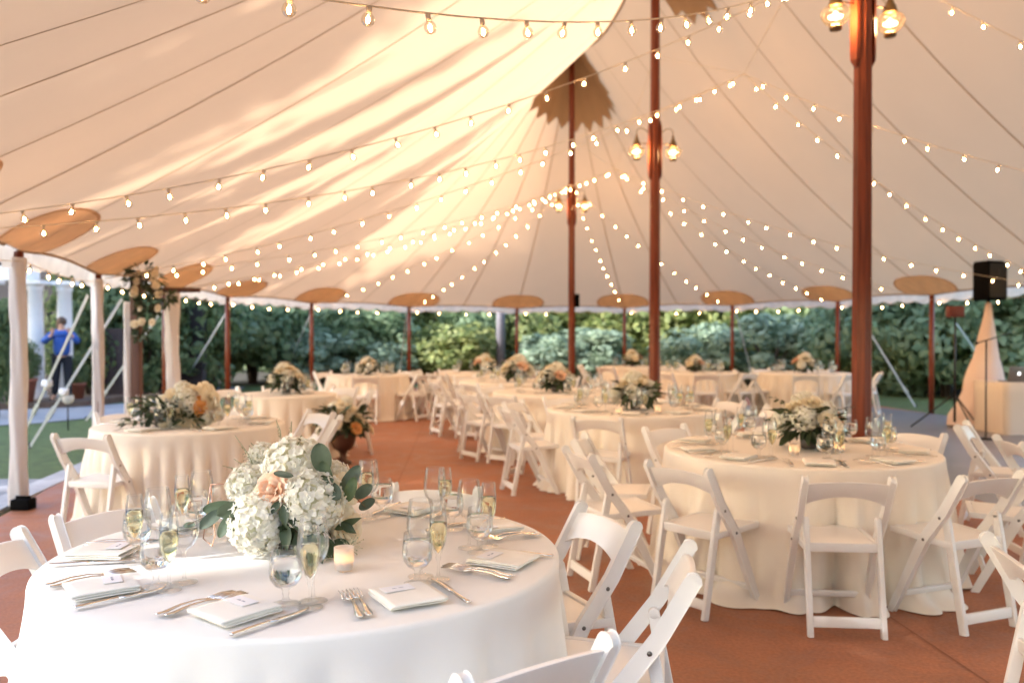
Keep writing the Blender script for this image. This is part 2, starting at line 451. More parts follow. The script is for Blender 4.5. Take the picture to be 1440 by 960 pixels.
mb = MB(); polygon(mb, [(4.0, 17.0), (3.7, 12.0), (4.2, 7.4), (9.0, 7.0), (8.6, 12.5), (7.7, 16.1), (6.9, 18.6)], 0.005); structure('dance_floor', mb, M_slate)
# paving outside on the left
M_pave = mat('grey_flagstone', (0.30, 0.30, 0.32), 0.8, var=0.3, vscale=2.2, bump=0.15, bscale=30)
mb = MB()
rp = random.Random(3)
y = -3.0
while y < 8.3:
    h = rp.choice((0.45, 0.6, 0.75)); x = -11.5 + rp.random()
    lim = lambda yy: -4.55 - 0.158 * (yy - 7.4) if yy > 6.5 else -4.4 + (6.5 - yy) * 0.5
    while x < lim(y):
        w = rp.choice((0.5, 0.7, 0.9)); x2 = min(x + w, lim(y))
        if x2 - x > 0.1:
            zz = -0.012 + rp.uniform(-0.002, 0.002)
            polygon(mb, [(x + .008, y + .008), (x2 - .008, y + .008), (x2 - .008, y + h - .008), (x + .008, y + h - .008)], zz, 0.03)
        x += w
    y += h
polygon(mb, [(-4.4, -14), (16, -14), (16, 0.2), (9, 1.5), (4.5, -.2), (1.2, -.1), (-1.2, 1.0), (-3.4, 3.0), (-4.4, 6.5)], -0.0135, 0.03)  # unseen paving added round the camera to keep green bounce off the table
structure('patio', mb, M_pave)
mb = MB(); polygon(mb, [(-4.35, 7.3), (-4.62, 7.32), (-5.35, 12.5), (-5.1, 12.5)], 0.008, 0.08); polygon(mb, [(-3.75, 4.6), (-4.0, 4.5), (-4.62, 7.3), (-4.35, 7.3)], 0.0085, 0.08)
structure('kerb', mb, mat('pale_kerb', (0.42, 0.42, 0.44), 0.8, var=0.2))
M_path = mat('grey_concrete_path', (0.30, 0.31, 0.34), 0.8, var=0.15, vscale=1.5)
mb = MB()
cl = [(-14.5, 11.6), (-10, 12.9), (-8.0, 14.4), (-6.9, 16.6), (-6.7, 19), (-7.5, 24)]
cl2 = [(-14.5, 16.4), (-10, 16.9), (-9.0, 17.5), (-8.3, 18.6), (-8.2, 20), (-9.2, 24)]
mb.grid([[(a[0], a[1], -0.02) for a in cl], [(a[0], a[1], -0.02) for a in cl2]], 0); structure('path', mb, M_path)
mb = MB(); polygon(mb, [(-16, 16.7), (-10.2, 16.9), (-8.8, 17.7), (-8.3, 22), (-16, 22)], 0.10, 0.14); structure('terrace', mb, [M_stoneedge])
# far gravel under the shrubs
mb = MB(); polygon(mb, [(-8, 25.2), (9, 25.2), (11, 21), (30, 21), (30, 45), (-30, 45), (-30, 25.2)], -0.028)
structure('bare_soil', mb, mat('dark_soil', (0.045, 0.038, 0.028), 0.95, var=0.3, vscale=2))

# ------------------------------------------------------------------ chairs
def chair_proto():
    root = empty('folding_chair')
    W = 0.445
    def stile(sx):
        m = MB(); x = sx * (W / 2 - 0.016)
        a = Vector((x, 0.205, 0.0)); b = Vector((x, -0.012, 0.435)); c = Vector((x, -0.135, 0.60)); d = Vector((x, -0.235, 0.775))
        pts = []; nrm = []
        # flat side profile extruded in x, rounded top
        line = [a, a.lerp(b, .5), b, c, d]
        wd = [0.036, 0.044, 0.050, 0.048, 0.046]
        up_l, up_r = [], []
        for i, p in enumerate(line):
            t = (line[min(i + 1, 4)] - line[max(i - 1, 0)]).normalized(); n_ = Vector((0, -t.z, t.y))
            up_l.append(p + n_ * wd[i] / 2); up_r.append(p - n_ * wd[i] / 2)
        t = (d - c).normalized(); n_ = Vector((0, -t.z, t.y)); top = []
        for k in range(1, 6):
            an = PI * k / 6; top.append(d + n_ * cos(an) * wd[4] / 2 + t * sin(an) * wd[4] / 2)
        up_l[0].z = 0; up_r[0].z = 0
        outline = up_l + top + up_r[::-1]
        n = len(outline)
        vs = [p + Vector((-0.013, 0, 0)) for p in outline] + [p + Vector((0.013, 0, 0)) for p in outline]
        nn = len(line); k = n
        fs = []
        # side faces as quads between left and right chains
        L_ = list(range(nn)); R_ = [n - 1 - i for i in range(nn)]
        for off, rev in ((0, False), (n, True)):
            for i in range(nn - 1):
                q = (L_[i] + off, R_[i] + off, R_[i + 1] + off, L_[i + 1] + off)
                fs.append(q[::-1] if rev else q)
            q = tuple(x_ + off for x_ in range(nn - 1, nn + 6))
            fs.append(q[::-1] if not rev else q)
        for i in range(n): fs.append((i, i + n, (i + 1) % n + n, (i + 1) % n))
        m.add(vs, fs, 0, False)
        o = m.build('frame_post', [M_chair, M_bolt], root, 0.005)
        for (yy, zz) in ((-0.012 - 0.0, 0.435), (-0.112, 0.565)):
            b2 = MB(); b2.lathe([(0.0001, 0.0), (0.008, 0.0), (0.007, 0.003), (0.0001, 0.004)], 10, (x + sx * 0.013, yy, zz), 0, True, False, Matrix.Rotation(sx * PI / 2, 3, 'Y'))
            b2.build('bolt', M_bolt, o)
    for sx in (-1, 1): stile(sx)
    for sx in (-1, 1):
        m = MB(); x = sx * (W / 2 - 0.047)
        m.bar((x, -0.225, 0), (x, -0.118, 0.555), 0.026, 0.040); 
        m.tube([(x - 0.013, -0.118, 0.556), (x + 0.013, -0.118, 0.556)], 0.0200, 14, 0, True, True)
        m.build('leg', M_chair, root, 0.004)
    # rear H rail and front stretcher
    m = MB(); m.bar((-(W / 2 - 0.06), -0.212, 0.075), (W / 2 - 0.06, -0.212, 0.075), 0.052, 0.022, (0, 0.1, 1)); m.build('stretcher', M_chair, root, 0.004)
    m = MB(); m.bar((-(W / 2 - 0.03), 0.150, 0.11), (W / 2 - 0.03, 0.150, 0.11), 0.034, 0.018, (0, -0.4, 1)); m.build('stretcher', M_chair, root, 0.004)
    # seat frame and pad
    m = MB(); sw = W - 0.062
    m.bar((-sw / 2 + .014, -0.155, 0.428), (-sw / 2 + .014, 0.235, 0.442), 0.028, 0.034)
    m.bar((sw / 2 - .014, -0.155, 0.428), (sw / 2 - .014, 0.235, 0.442), 0.028, 0.034)
    m.bar((-sw / 2 + .028, 0.220, 0.4415), (sw / 2 - .028, 0.220, 0.4415), 0.030, 0.034, (0, 1, 0))
    m.bar((-sw / 2 + .028, -0.142, 0.4285), (sw / 2 - .028, -0.142, 0.4285), 0.046, 0.026, (0, 0, 1))
    m.build('seat_frame', M_chair, root, 0.004)
    m = MB(); N_ = 8; P = []
    for i in range(N_ + 1):
        row = []
        for j in range(N_ + 1):
            u, v = i / N_, j / N_; dome = 0.010 * (1 - (2 * u - 1) ** 4) * (1 - (2 * v - 1) ** 4)
            row.append((-sw / 2 + 0.030 + (sw - 0.060) * v, -0.126 + 0.328 * u, 0.443 + 0.013 * u + dome))
        P.append(row)
    m.grid(P, 0)
    Q = [[(p[0], p[1], p[2] - 0.016 - 0) for p in row] for row in P]
    m.grid([r[::-1] for r in Q], 0)
    m.build('seat_pad', M_chair, root)
    # backrest: arched, curved panel
    m = MB(); nx = 18; prof_ = []
    bw = W - 0.056
    for i in range(nx + 1):
        t = i / nx * 2 - 1; x = t * bw / 2
        top = 0.757 + 0.014 * (1 - t * t); bot = 0.642 + 0.045 * (1 - t * t) ** 0.9
        bow = -0.016 * (1 - t * t)
        yt = -0.225 + bow; yb = -0.160 + bow
        th = 0.010
        prof_.append([(x, yt - th, top), (x, yt + th, top), (x, yb + th, bot), (x, yb - th, bot)])
    m.grid(prof_, 0, True, False)
    m.add(prof_[0], [(0, 1, 2, 3)], 0, False); m.add(prof_[-1], [(3, 2, 1, 0)], 0, False)
    me = m.build('backrest', M_chair, root, 0.003)
    return root
CHAIR = Proto(chair_proto())
def face(p, target): d = Vector(target) - Vector(p); return math.atan2(-d.x, d.y)
def chair_at(x, y, rz, label, group): return CHAIR.place((x, y, 0.0), rz, label, 'chair', group)

# ------------------------------------------------------------------ tablecloths
def cloth_mesh(R, seed, hgt=0.76, folds=13, puddle=0.06, amp=1.0, pleat=1.0, pn=14):
    r_ = random.Random(seed); n = 260; m = MB()
    comps = [(folds + r_.choice((-3, -1, 0, 2, 4, 7)), r_.uniform(0, 2 * PI), r_.uniform(0.4, 1.0)) for _ in range(5)]
    comps += [(r_.choice((2, 3, 5)), r_.uniform(0, 2 * PI), 0.5) for _ in range(2)]
    tot = sum(c[2] for c in comps)
    def fold(a):
        v = sum(c[2] * sin(c[0] * a + c[1] + 0.8 * sin(2 * a + c[1])) for c in comps) / tot
        return v
    P = []
    for i in range(11):
        r = R * (0.001 + i / 10 * 0.985)
        P.append([Vector((r * cos(2 * PI * j / n), r * sin(2 * PI * j / n), hgt + 0.0025 * noise.noise(Vector((r * cos(2 * PI * j / n) * 5, r * sin(2 * PI * j / n) * 5, seed))))) for j in range(n)])
    for k in range(1, 4):
        an = k / 3 * PI / 2; r = R * 0.985 + 0.016 * sin(an); z = hgt - 0.016 * (1 - cos(an))
        P.append([Vector((r * cos(2 * PI * j / n), r * sin(2 * PI * j / n), z)) for j in range(n)])
    nd = 22
    for k in range(1, nd + 1):
        t = k / nd; z = hgt - 0.016 - (hgt - 0.022) * t; row = []
        for j in range(n):
            a = 2 * PI * j / n
            f = fold(a); sharp = f * (1.0 + 0.35 * abs(f))
            r = R + 0.002 + 0.05 * t + amp * (0.125 * t ** 1.15) * sharp + pleat * min(1, t * 3.2) * (0.012 + 0.030 * t) * (abs(sin(pn * a + 1.3 * sin(3 * a + seed) + 0.5 * sin(7 * a))) * 2 - 1.2) + 0.015 * t * noise.noise(Vector((cos(a) * 6, sin(a) * 6, z * 3 + seed)))
            pud = puddle * max(0, (t - 0.86) / 0.14) ** 2 * (0.6 + 0.9 * noise.noise(Vector((cos(a) * 3, sin(a) * 3, seed * 2.1))))
            row.append(Vector(((r + pud) * cos(a), (r + pud) * sin(a), max(z, 0.006 + 0.014 * max(0, noise.noise(Vector((a * 7, seed, 1.0))))))))
        P.append(row)
    m.grid(P, 0, True)
    return m
TH = 0.766
TABLES = {}
def table(key, c, R, label, seed, **kw):
    if 'pn' not in kw: kw['pn'] = 13 + seed % 5
    m = cloth_mesh(R, seed, **kw)
    o = m.build('tablecloth', M_cloth if key == 'N' else M_warmlit); o.location = (c[0], c[1], 0); o.rotation_euler = (0, 0, seed * 1.3)
    tag(o, label, 'tablecloth', 'floor length white cloths on the round tables')
    TABLES[key] = (Vector((c[0], c[1], 0)), R)
TD = {'N': 'the front table', 'R': 'the right pole table', 'T5': 'the middle pole table', 'T2': 'the wide peach bouquet table', 'T3': 'the small back left table',
      'T4': 'the back left aisle end table', 'T6': 'the second aisle table', 'T7': 'the third aisle table', 'T8': 'the last aisle table', 'T9': 'the far right hedge table',
      'T10': 'the back table between poles', 'T11': 'the back table behind the middle pole'}
table('N', (-0.684, 2.895), 0.84, 'smooth white cloth on the front table with forks and hydrangeas', 3, folds=12, amp=1.05, pleat=0.75, pn=11)
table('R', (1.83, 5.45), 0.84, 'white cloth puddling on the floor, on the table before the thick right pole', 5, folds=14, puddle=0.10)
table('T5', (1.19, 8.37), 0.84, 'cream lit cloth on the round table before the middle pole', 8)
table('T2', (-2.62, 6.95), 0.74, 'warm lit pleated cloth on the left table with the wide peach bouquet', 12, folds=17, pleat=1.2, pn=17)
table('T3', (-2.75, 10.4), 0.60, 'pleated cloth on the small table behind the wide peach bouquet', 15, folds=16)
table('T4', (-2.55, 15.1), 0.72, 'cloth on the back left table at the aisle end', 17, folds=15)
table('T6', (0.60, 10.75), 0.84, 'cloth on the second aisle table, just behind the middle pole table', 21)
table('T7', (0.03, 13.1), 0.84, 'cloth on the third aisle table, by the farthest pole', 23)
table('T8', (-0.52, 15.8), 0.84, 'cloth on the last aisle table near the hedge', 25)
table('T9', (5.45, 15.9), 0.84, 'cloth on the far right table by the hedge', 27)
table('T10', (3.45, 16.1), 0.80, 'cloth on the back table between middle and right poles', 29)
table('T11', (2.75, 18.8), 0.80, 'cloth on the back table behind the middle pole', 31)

DIRW = [(-90, 'at front'), (-50, 'at front right'), (-10, 'at right'), (30, 'at right rear'), (66, 'at rear centre right'), (106, 'at rear centre left'),
        (146, 'at left rear'), (186, 'at left'), (226, 'at front left')]
def dirword(a):
    return min(DIRW, key=lambda d: abs((a - d[0] + 180) % 360 - 180))[1]
def spread_words(angles):
    out = {}; free = list(DIRW)
    for a in sorted(angles, key=lambda q: min(abs((q - d[0] + 180) % 360 - 180) for d in DIRW)):
        d = min(free, key=lambda d: abs((a - d[0] + 180) % 360 - 180)); free.remove(d); out[a] = d[1]
    return out
def ring(key, angles, gap=0.22, jit=0.0, labels=None, gaps=None):
    c, R = TABLES[key]
    W_ = spread_words(angles)
    for i, a in enumerate(angles):
        ga = gaps[i] if gaps else gap
        d = R + ga + rnd.uniform(-jit, jit)
        p = c + Vector((cos(rad(a)), sin(rad(a)), 0)) * d
        lab = labels[i] if labels else 'white folding chair %s of %s' % (W_[a], TD[key])
        chair_at(p.x, p.y, face(p, c) + rnd.uniform(-0.09, 0.09), lab, 'white folding chairs around the tables')
ring('N', [23.7, -10, -54, 181, 72, 150], labels=[
    'white folding chair with an open arched back at the right edge of the front table',
    'white folding chair seen edge on, at the lower right of the front table',
    'white chair back cropped by the bottom edge, in front of the front table',
    'white chair half cut off by the left picture edge, beside the front table',
    'white chair showing only its top rail behind the front table glasses',
    'white chair tucked in at the left rear of the front table'], gaps=[0.08, 0.19, 0.19, 0.02, 0.03, 0.05])
ring('R', [-98.7, -136, 193, 165, -63, -20, 33, 80, 122], labels=[
    'white folding chair seen squarely from behind, before the table at the thick right pole',
    'white folding chair angled beside the squarely seen one, at the right pole table',
    'white folding chair in side view between the front table and right pole table',
    'white folding chair with open arch at the left rear of the right pole table',
    'white folding chair right of the squarely seen chair, with crossed legs in profile',
    'white folding chair behind the crossed legs chair at the right of the right pole table',
    'white chair back rising at the right rear of the right pole table',
    'white chair top hidden behind the bouquet of the right pole table',
    'white chair top hidden behind the wine glasses of the right pole table'], gaps=[0.22, 0.22, 0.40, 0.34, 0.24, 0.36, 0.22, 0.16, 0.16])
ring('T5', [-112, 196, 156, -8, -48, 30, 75, 120], jit=0.03)
ring('T2', [142, 40, 8, 100], gaps=[.2, .2, .2, .2])
chair_at(-2.96, 6.16, rad(-10), 'white folding chair seen from behind at the front left of the wide peach bouquet table', 'white folding chairs around the tables')
ring('T3', [150, 110, 60, 15, 190], jit=0.03)
ring('T4', [-82, -25, 10, 60, 100, 145, 195], jit=0.03)
ring('T6', [-125, 212, 172, 135, 90, 45], jit=0.03)
ring('T7', [-122, 208, 168, 130, 90, 45, 5], jit=0.03)
ring('T8', [-128, 206, 166, 126, 86, 46, 6, -40], jit=0.03)
ring('T9', [-70, -108, 196, -30, 160, 60, 110], jit=0.03)
ring('T10', [-92, -128, -50, 90], jit=0.03)
ring('T11', [-130, 170, 20, -10], jit=0.03)
# loose chairs at the right edge
chair_at(1.86, 2.74, face((1.86, 2.74), (3.0, 2.5)), 'white folding chair cut off by the lower right picture edge, facing away', 'white folding chairs around the tables')
chair_at(3.72, 6.55, face((3.72, 6.55), (4.6, 5.9)), 'white folding chair beside the draped speaker table, turned to the right', 'white folding chairs around the tables')
chair_at(3.55, 5.65, face((3.55, 5.65), (4.6, 5.5)), 'white folding chair at the right edge, in front of the draped speaker table', 'white folding chairs around the tables')

# ------------------------------------------------------------------ glassware
def shell(prof_out, th=0.0012):
    return prof_out
def wine_proto():
    m = MB()
    m.lathe([(0.0005, 0.0035), (0.030, 0.002), (0.0345, 0.0005), (0.0345, 0.002), (0.020, 0.005), (0.006, 0.010), (0.0038, 0.02), (0.0035, 0.055), (0.0042, 0.080), (0.007, 0.087),
             (0.022, 0.096), (0.033, 0.112), (0.0385, 0.132), (0.0385, 0.152), (0.035, 0.180), (0.0315, 0.207), (0.0308, 0.208), (0.0300, 0.207), (0.034, 0.180), (0.0373, 0.152), (0.0373, 0.132), (0.032, 0.113), (0.021, 0.098), (0.0005, 0.091)], 28)
    return m.build('wine_glass', M_glass)
def goblet_proto():
    m = MB()
    m.lathe([(0.0005, 0.004), (0.030, 0.003), (0.0355, 0.0005), (0.0355, 0.0025), (0.022, 0.006), (0.010, 0.012), (0.0065, 0.022), (0.009, 0.031), (0.007, 0.036), (0.011, 0.043),
             (0.025, 0.052), (0.0365, 0.070), (0.0395, 0.090), (0.0375, 0.120), (0.0345, 0.150), (0.0338, 0.151), (0.0330, 0.150), (0.036, 0.120), (0.0380, 0.090), (0.035, 0.071), (0.024, 0.054), (0.0005, 0.047)], 28)
    o = m.build('water_goblet', M_glass)
    w = MB(); w.lathe([(0.0005, 0.0478), (0.0232, 0.0548), (0.0342, 0.0716), (0.0371, 0.090), (0.0356, 0.118), (0.0350, 0.126), (0.0005, 0.1255)], 28)
    w.build('water', M_water, o)
    return o
def flute_proto():
    m = MB()
    m.lathe([(0.0005, 0.0035), (0.028, 0.002), (0.0315, 0.0005), (0.0315, 0.002), (0.018, 0.005), (0.006, 0.011), (0.0036, 0.025), (0.0036, 0.052), (0.0065, 0.060), (0.008, 0.066), (0.006, 0.072),
             (0.013, 0.086), (0.0215, 0.112), (0.0250, 0.142), (0.0245, 0.175), (0.0215, 0.215), (0.0208, 0.216), (0.0202, 0.215), (0.0233, 0.175), (0.0238, 0.142), (0.0203, 0.113), (0.011, 0.088), (0.0005, 0.076)], 26)
    o = m.build('champagne_flute', M_glass)
    w = MB(); w.lathe([(0.0005, 0.0768), (0.0108, 0.0890), (0.0197, 0.1135), (0.0230, 0.142), (0.0228, 0.166), (0.0005, 0.1655)], 26)
    w.build('champagne', M_wine, o)
    return o
WINE, GOB, FLUTE = Proto(wine_proto()), Proto(goblet_proto()), Proto(flute_proto())

# ------------------------------------------------------------------ flatware, napkins
def flat_outline(m, stations, zf, th=0.0022):
    """stations: (y, halfwidth, x)"""
    n = len(stations)
    vs = []
    for y, w, x in stations:
        z = zf(y); crown = 0.0008
        vs += [(x - w, y, z), (x, y, z + th + crown), (x + w, y, z), (x, y, z - th * 0.5)]
    fs = [(i * 4 + j, i * 4 + (j + 1) % 4, (i + 1) * 4 + (j + 1) % 4, (i + 1) * 4 + j) for i in range(n - 1) for j in range(4)]
    fs += [(3, 2, 1, 0), tuple((n - 1) * 4 + j for j in range(4))]
    m.add(vs, fs, 0, True)
def fork_proto():
    m = MB()
    zf = lambda y: 0.004 + 0.007 * max(0, sin((y - 0.02) / 0.12 * PI)) if y < 0.14 else 0.004 + 0.004 * max(0, sin((y - 0.14) / 0.07 * PI))
    flat_outline(m, [(0.0, 0.004, 0), (0.004, 0.0085, 0), (0.02, 0.0095, 0), (0.06, 0.0055, 0), (0.10, 0.0032, 0), (0.118, 0.0035, 0), (0.127, 0.009, 0), (0.134, 0.0138, 0), (0.140, 0.0150, 0)], zf)
    for k in range(4):
        x = (k - 1.5) * 0.0091
        flat_outline(m, [(0.137, 0.0021, x), (0.172, 0.0015, x * 1.0), (0.205, 0.0009, x * 0.98)], zf, 0.0018)
    return m.build('dinner_fork', M_silver)
def knife_proto():
    m = MB(); zf = lambda y: 0.004
    flat_outline(m, [(0.0, 0.004, 0), (0.004, 0.0085, 0), (0.03, 0.0085, 0), (0.075, 0.0062, 0), (0.098, 0.0055, 0), (0.104, 0.007, 0)], zf, 0.004)
    flat_outline(m, [(0.104, 0.0085, 0.001), (0.13, 0.010, 0.0015), (0.18, 0.0105, 0.002), (0.205, 0.009, 0.001), (0.222, 0.004, -0.004), (0.226, 0.001, -0.006)], zf, 0.0012)
    return m.build('table_knife', M_silver)
FORK, KNIFE = Proto(fork_proto()), Proto(knife_proto())
def napkin_mesh(seed, W=0.20, D=0.115):
    r_ = random.Random(seed); m = MB(); th = 0.0030; gap = 0.0046
    path = []; layers = 3
    for k in range(layers):
        z = 0.003 + k * gap * 1.35
        ins = r_.uniform(0, 0.006)
        ys = [-D / 2 + 0.006 + ins + (D - 0.012 - 2 * ins) * i / 8 for i in range(9)]
        if k % 2: ys = ys[::-1]
        for y in ys: path.append(Vector((0, y, z + 0.0025 * sin((y / D + 0.5) * PI) * (0.4 + k * 0.2))))
        if k < layers - 1:
            s = 1 if k % 2 == 0 else -1; ye = ys[-1]
            path.append(Vector((0, ye + s * 0.005, z + gap * 0.35))); path.append(Vector((0, ye + s * 0.005, z + gap)))
    nx = 12; n = len(path); P1, P2 = [], []
    for i, p in enumerate(path):
        t = (path[min(i + 1, n - 1)] - path[max(i - 1, 0)]).normalized(); nn = Vector((0, -t.z, t.y))
        a, b = [], []
        for j in range(nx + 1):
            x = (j / nx - 0.5) * W
            wob = 0.0016 * noise.noise(Vector((x * 22, p.y * 18, seed + p.z * 60)))
            sk = 0.004 * noise.noise(Vector((x * 7, seed, p.z * 40)))
            q = Vector((x * (1 + 0.02 * noise.noise(Vector((p.y * 20, seed, 3)))), p.y + sk, p.z + wob + 0.0006))
            a.append(q + nn * th / 2); b.append(q - nn * th / 2)
        P1.append(a); P2.append(b)
    loop = [[*P1[i], *P2[i][::-1]] for i in range(n)]
    m.grid(loop, 0, True)
    ncol = 2 * (nx + 1)
    m.add(loop[0], [tuple(range(ncol))[::-1]], 0, False); m.add(loop[-1], [tuple(range(ncol))], 0, False)
    return m
NAPS = [Proto(napkin_mesh(s).build('folded_napkin', M_napkin)) for s in (2, 9)]
def card_proto(seed):
    r_ = random.Random(seed); m = MB()
    m.box((0, 0, 0.0012), (0.088, 0.050, 0.0012), 0)
    o = m.build('place_card', M_card)
    k = MB(); x = -0.016
    for w in range(2):
        pts = []
        for i in range(14):
            pts.append((x + i * 0.0011, 0.004 * sin(i * 1.9 + seed) * (0.6 + 0.5 * r_.random()), 0.00205))
        k.tube(pts, 0.0004, 4, 0); x += 0.020
    k.build('ink_script', M_ink, o)
    return o
CARDS = [Proto(card_proto(s)) for s in (1, 4)]

def setting(key, a, phrase, level=3, tname=None, rot=0.0):
    """level 3: full; 2: napkin and glasses, flatware; 1: glasses"""
    c, R = TABLES[key]; tn = tname or TD[key]
    u = Vector((-cos(rad(a)), -sin(rad(a)), 0)); r = Vector((-u.y, u.x, 0)) * -1
    rz = math.atan2(-u.x, u.y)
    rz += rad(rot); base = c - u * (R - .165) + Vector((0, 0, TH))
    u = Matrix.Rotation(rad(rot), 3, 'Z') @ u; r = Matrix.Rotation(rad(rot), 3, 'Z') @ r; base = base - u * .165
    j = lambda s=0.008: rnd.uniform(-s, s)
    at = lambda inn, rt: base + u * (inn + j()) + r * (rt + j())
    if level >= 2:
        p = at(0.165, 0.0); nr = rz + PI / 2 * 0 + rnd.uniform(-0.18, 0.18)
        rnd.choice(NAPS).place((p.x, p.y, TH), nr, 'cream folded napkin %s of %s' % (phrase, tn), 'napkin', 'folded napkins on the tables', (0.82, 1.7, 1))
        if level >= 3:
            q = p + u * 0.035 - r * 0.02
            rnd.choice(CARDS).place((q.x, q.y, TH + 0.0215), nr + rnd.uniform(-0.1, 0.1), 'white place card on the napkin %s of %s' % (phrase, tn), 'place card', 'place cards on the napkins')
        fl = at(0.05, -0.160)
        FORK.place((fl.x, fl.y, TH), rz + rnd.uniform(-0.12, 0.05), 'outer fork left of the napkin %s of %s' % (phrase, tn), 'fork', 'dinner forks on the tables', 1.18)
        if level >= 3:
            f2 = at(0.055, -0.130)
            FORK.place((f2.x, f2.y, TH), rz + rnd.uniform(-0.12, 0.05), 'inner fork next to the napkin %s of %s' % (phrase, tn), 'fork', 'dinner forks on the tables', 1.18)
        kn = at(0.05, 0.130)
        KNIFE.place((kn.x, kn.y, TH), rz + rnd.uniform(-0.08, 0.16), 'steel knife right of the napkin %s of %s' % (phrase, tn), 'knife', 'table knives on the tables', 1.12)
    g = at(0.295, 0.055); w = at(0.36, 0.09); f = at(0.305, 0.135)
    GOB.place((g.x, g.y, TH), rnd.uniform(0, 6), 'short water goblet %s of %s' % (phrase, tn), 'water goblet', 'water goblets on the tables', (1.15, 1.15, 1.0))
    WINE.place((w.x, w.y, TH), rnd.uniform(0, 6), 'tall empty wine glass %s of %s' % (phrase, tn), 'wine glass', 'wine glasses on the tables', 1.12)
    if level >= 2 or rnd.random() < 0.4:
        FLUTE.place((f.x, f.y, TH), rnd.uniform(0, 6), 'slim champagne flute %s of %s' % (phrase, tn), 'champagne flute', 'champagne flutes on the tables', (1.1, 1.1, 1.02))
for a, ph in zip([-93.5, -53.5, -13.6, 25.7, 66, 106, 146, 186, 224], [d[1] for d in DIRW]): setting('N', a, ph, 3, None, {-93.5: -28, -53.5: -14, -13.6: -17}.get(a, 0))
for a, ph in zip([-98.7, -60, -19, 28, 65, 101, 150, 190, 222], [d[1] for d in DIRW]): setting('R', a, ph, 2)
for a, ph in zip([-100, -60, -20, 20, 60, 100, 140, 180, 220], [d[1] for d in DIRW]): setting('T5', a, ph, 2)
for a, ph in zip([-106, -50, 0, 40, 100, 142, 176], [d[1] for d in DIRW][:4] + [DIRW[5][1], DIRW[6][1], DIRW[7][1]]): setting('T2', a, ph, 2 if a > -50 else 2)
for key, k in (('T6', 9), ('T7', 9), ('T8', 8), ('T3', 6), ('T4', 8), ('T9', 8), ('T10', 7), ('T11', 7)):
    for i in range(k): setting(key, -90 + 40 * i, DIRW[i][1], 1)

# ------------------------------------------------------------------ flowers
def petal(m, M, w, h, cup, mi, nu=3, nv=3):
    P = []
    for i in range(nv + 1):
        t = i / nv; ww = w * (sin(PI * (0.12 + 0.80 * t)) ** 0.7)
        P.append([M @ Vector((ww * (j / nu * 2 - 1) / 2, h * t, cup * (t * t) + cup * 0.5 * (j / nu * 2 - 1) ** 2)) for j in range(nu + 1)])
    m.grid(P, mi)
def orient(d, roll=0.0):
    q = Vector(d).to_track_quat('Z', 'Y'); return q.to_matrix().to_4x4() @ Matrix.Rotation(roll, 4, 'Z')
def hydrangea_mesh(seed, r=0.081, n=270):
    r_ = random.Random(seed); m = MB(); m.ball((0, 0, 0), (r * .86, r * .86, r * .76), 1, 14, 9)
    k = 0
    for i in range(n):
        z = 1 - 1.72 * (i + 0.5) / n; ph = i * 2.39996
        d = Vector((math.sqrt(max(0, 1 - z * z)) * cos(ph), math.sqrt(max(0, 1 - z * z)) * sin(ph), z * 0.88))
        d += Vector((r_.uniform(-.1, .1), r_.uniform(-.1, .1), r_.uniform(-.1, .1)))
        bump = 1 + 0.10 * noise.noise(d * 2.4 + Vector((seed, 0, 0))) + r_.uniform(-0.06, 0.06)
        M = Matrix.Translation(d * r * bump) @ orient(d + Vector((r_.uniform(-.3, .3), r_.uniform(-.3, .3), r_.uniform(-.2, .2))), r_.uniform(0, 6))
        s = r * r_.uniform(0.155, 0.205)
        for q in range(4):
            petal(m, M @ Matrix.Rotation(q * PI / 2, 4, 'Z') @ Matrix.Rotation(r_.uniform(0.0, 0.5), 4, 'X'), s * 1.1, s, s * 0.14, 0, 2, 2)
    return m.mesh('hydrangea', [M_hyd, M_hydcore])
def rose_mesh(seed, r=0.035, M_=None, name='rose'):
    r_ = random.Random(seed); m = MB()
    for layer, (cnt, tilt, sz) in enumerate([(3, 0.10, 0.55), (4, 0.28, 0.72), (5, 0.55, 0.88), (6, 0.85, 1.0), (6, 1.15, 1.08)]):
        for q in range(cnt):
            a = 2 * PI * q / cnt + layer * 0.7 + r_.uniform(-.15, .15)
            M = Matrix.Rotation(a, 4, 'Z') @ Matrix.Translation((0, 0.10 * r * layer + 0.08 * r, -0.05 * r * layer)) @ Matrix.Rotation(PI / 2 - tilt, 4, 'X')
            petal(m, M, 1.25 * r * sz * (0.75 + 0.12 * layer), r * sz * 1.05, -0.22 * r, 0, 4, 4)
    m.ball((0, 0, 0.35 * r), (0.32 * r, 0.32 * r, 0.45 * r), 0, 8, 6)
    return m.mesh(name, [M_])
def leaf(m, base, d, up, ln, wd, bend, mi=0, roundness=0.5, nu=2, nv=5):
    d = Vector(d).normalized(); up = Vector(up); s = d.cross(up)
    if s.length < 1e-3: s = d.orthogonal()
    s.normalize(); n_ = s.cross(d).normalized()
    P = []
    if roundness > .5: nv += 3
    for i in range(nv + 1):
        t = i / nv if roundness <= .5 else (1 - cos(PI * i / nv)) / 2
        w = wd * max(0.03, (math.sqrt(max(0, 1 - (2 * t - 1) ** 2)) if roundness > .5 else sin(PI * t ** 0.85)))
        c = Vector(base) + d * ln * t - n_ * bend * ln * t * t
        P.append([c + s * w * (j / nu - .5) + n_ * abs(j / nu - .5) * wd * 0.22 for j in range(nu + 1)])
    m.grid(P, mi)
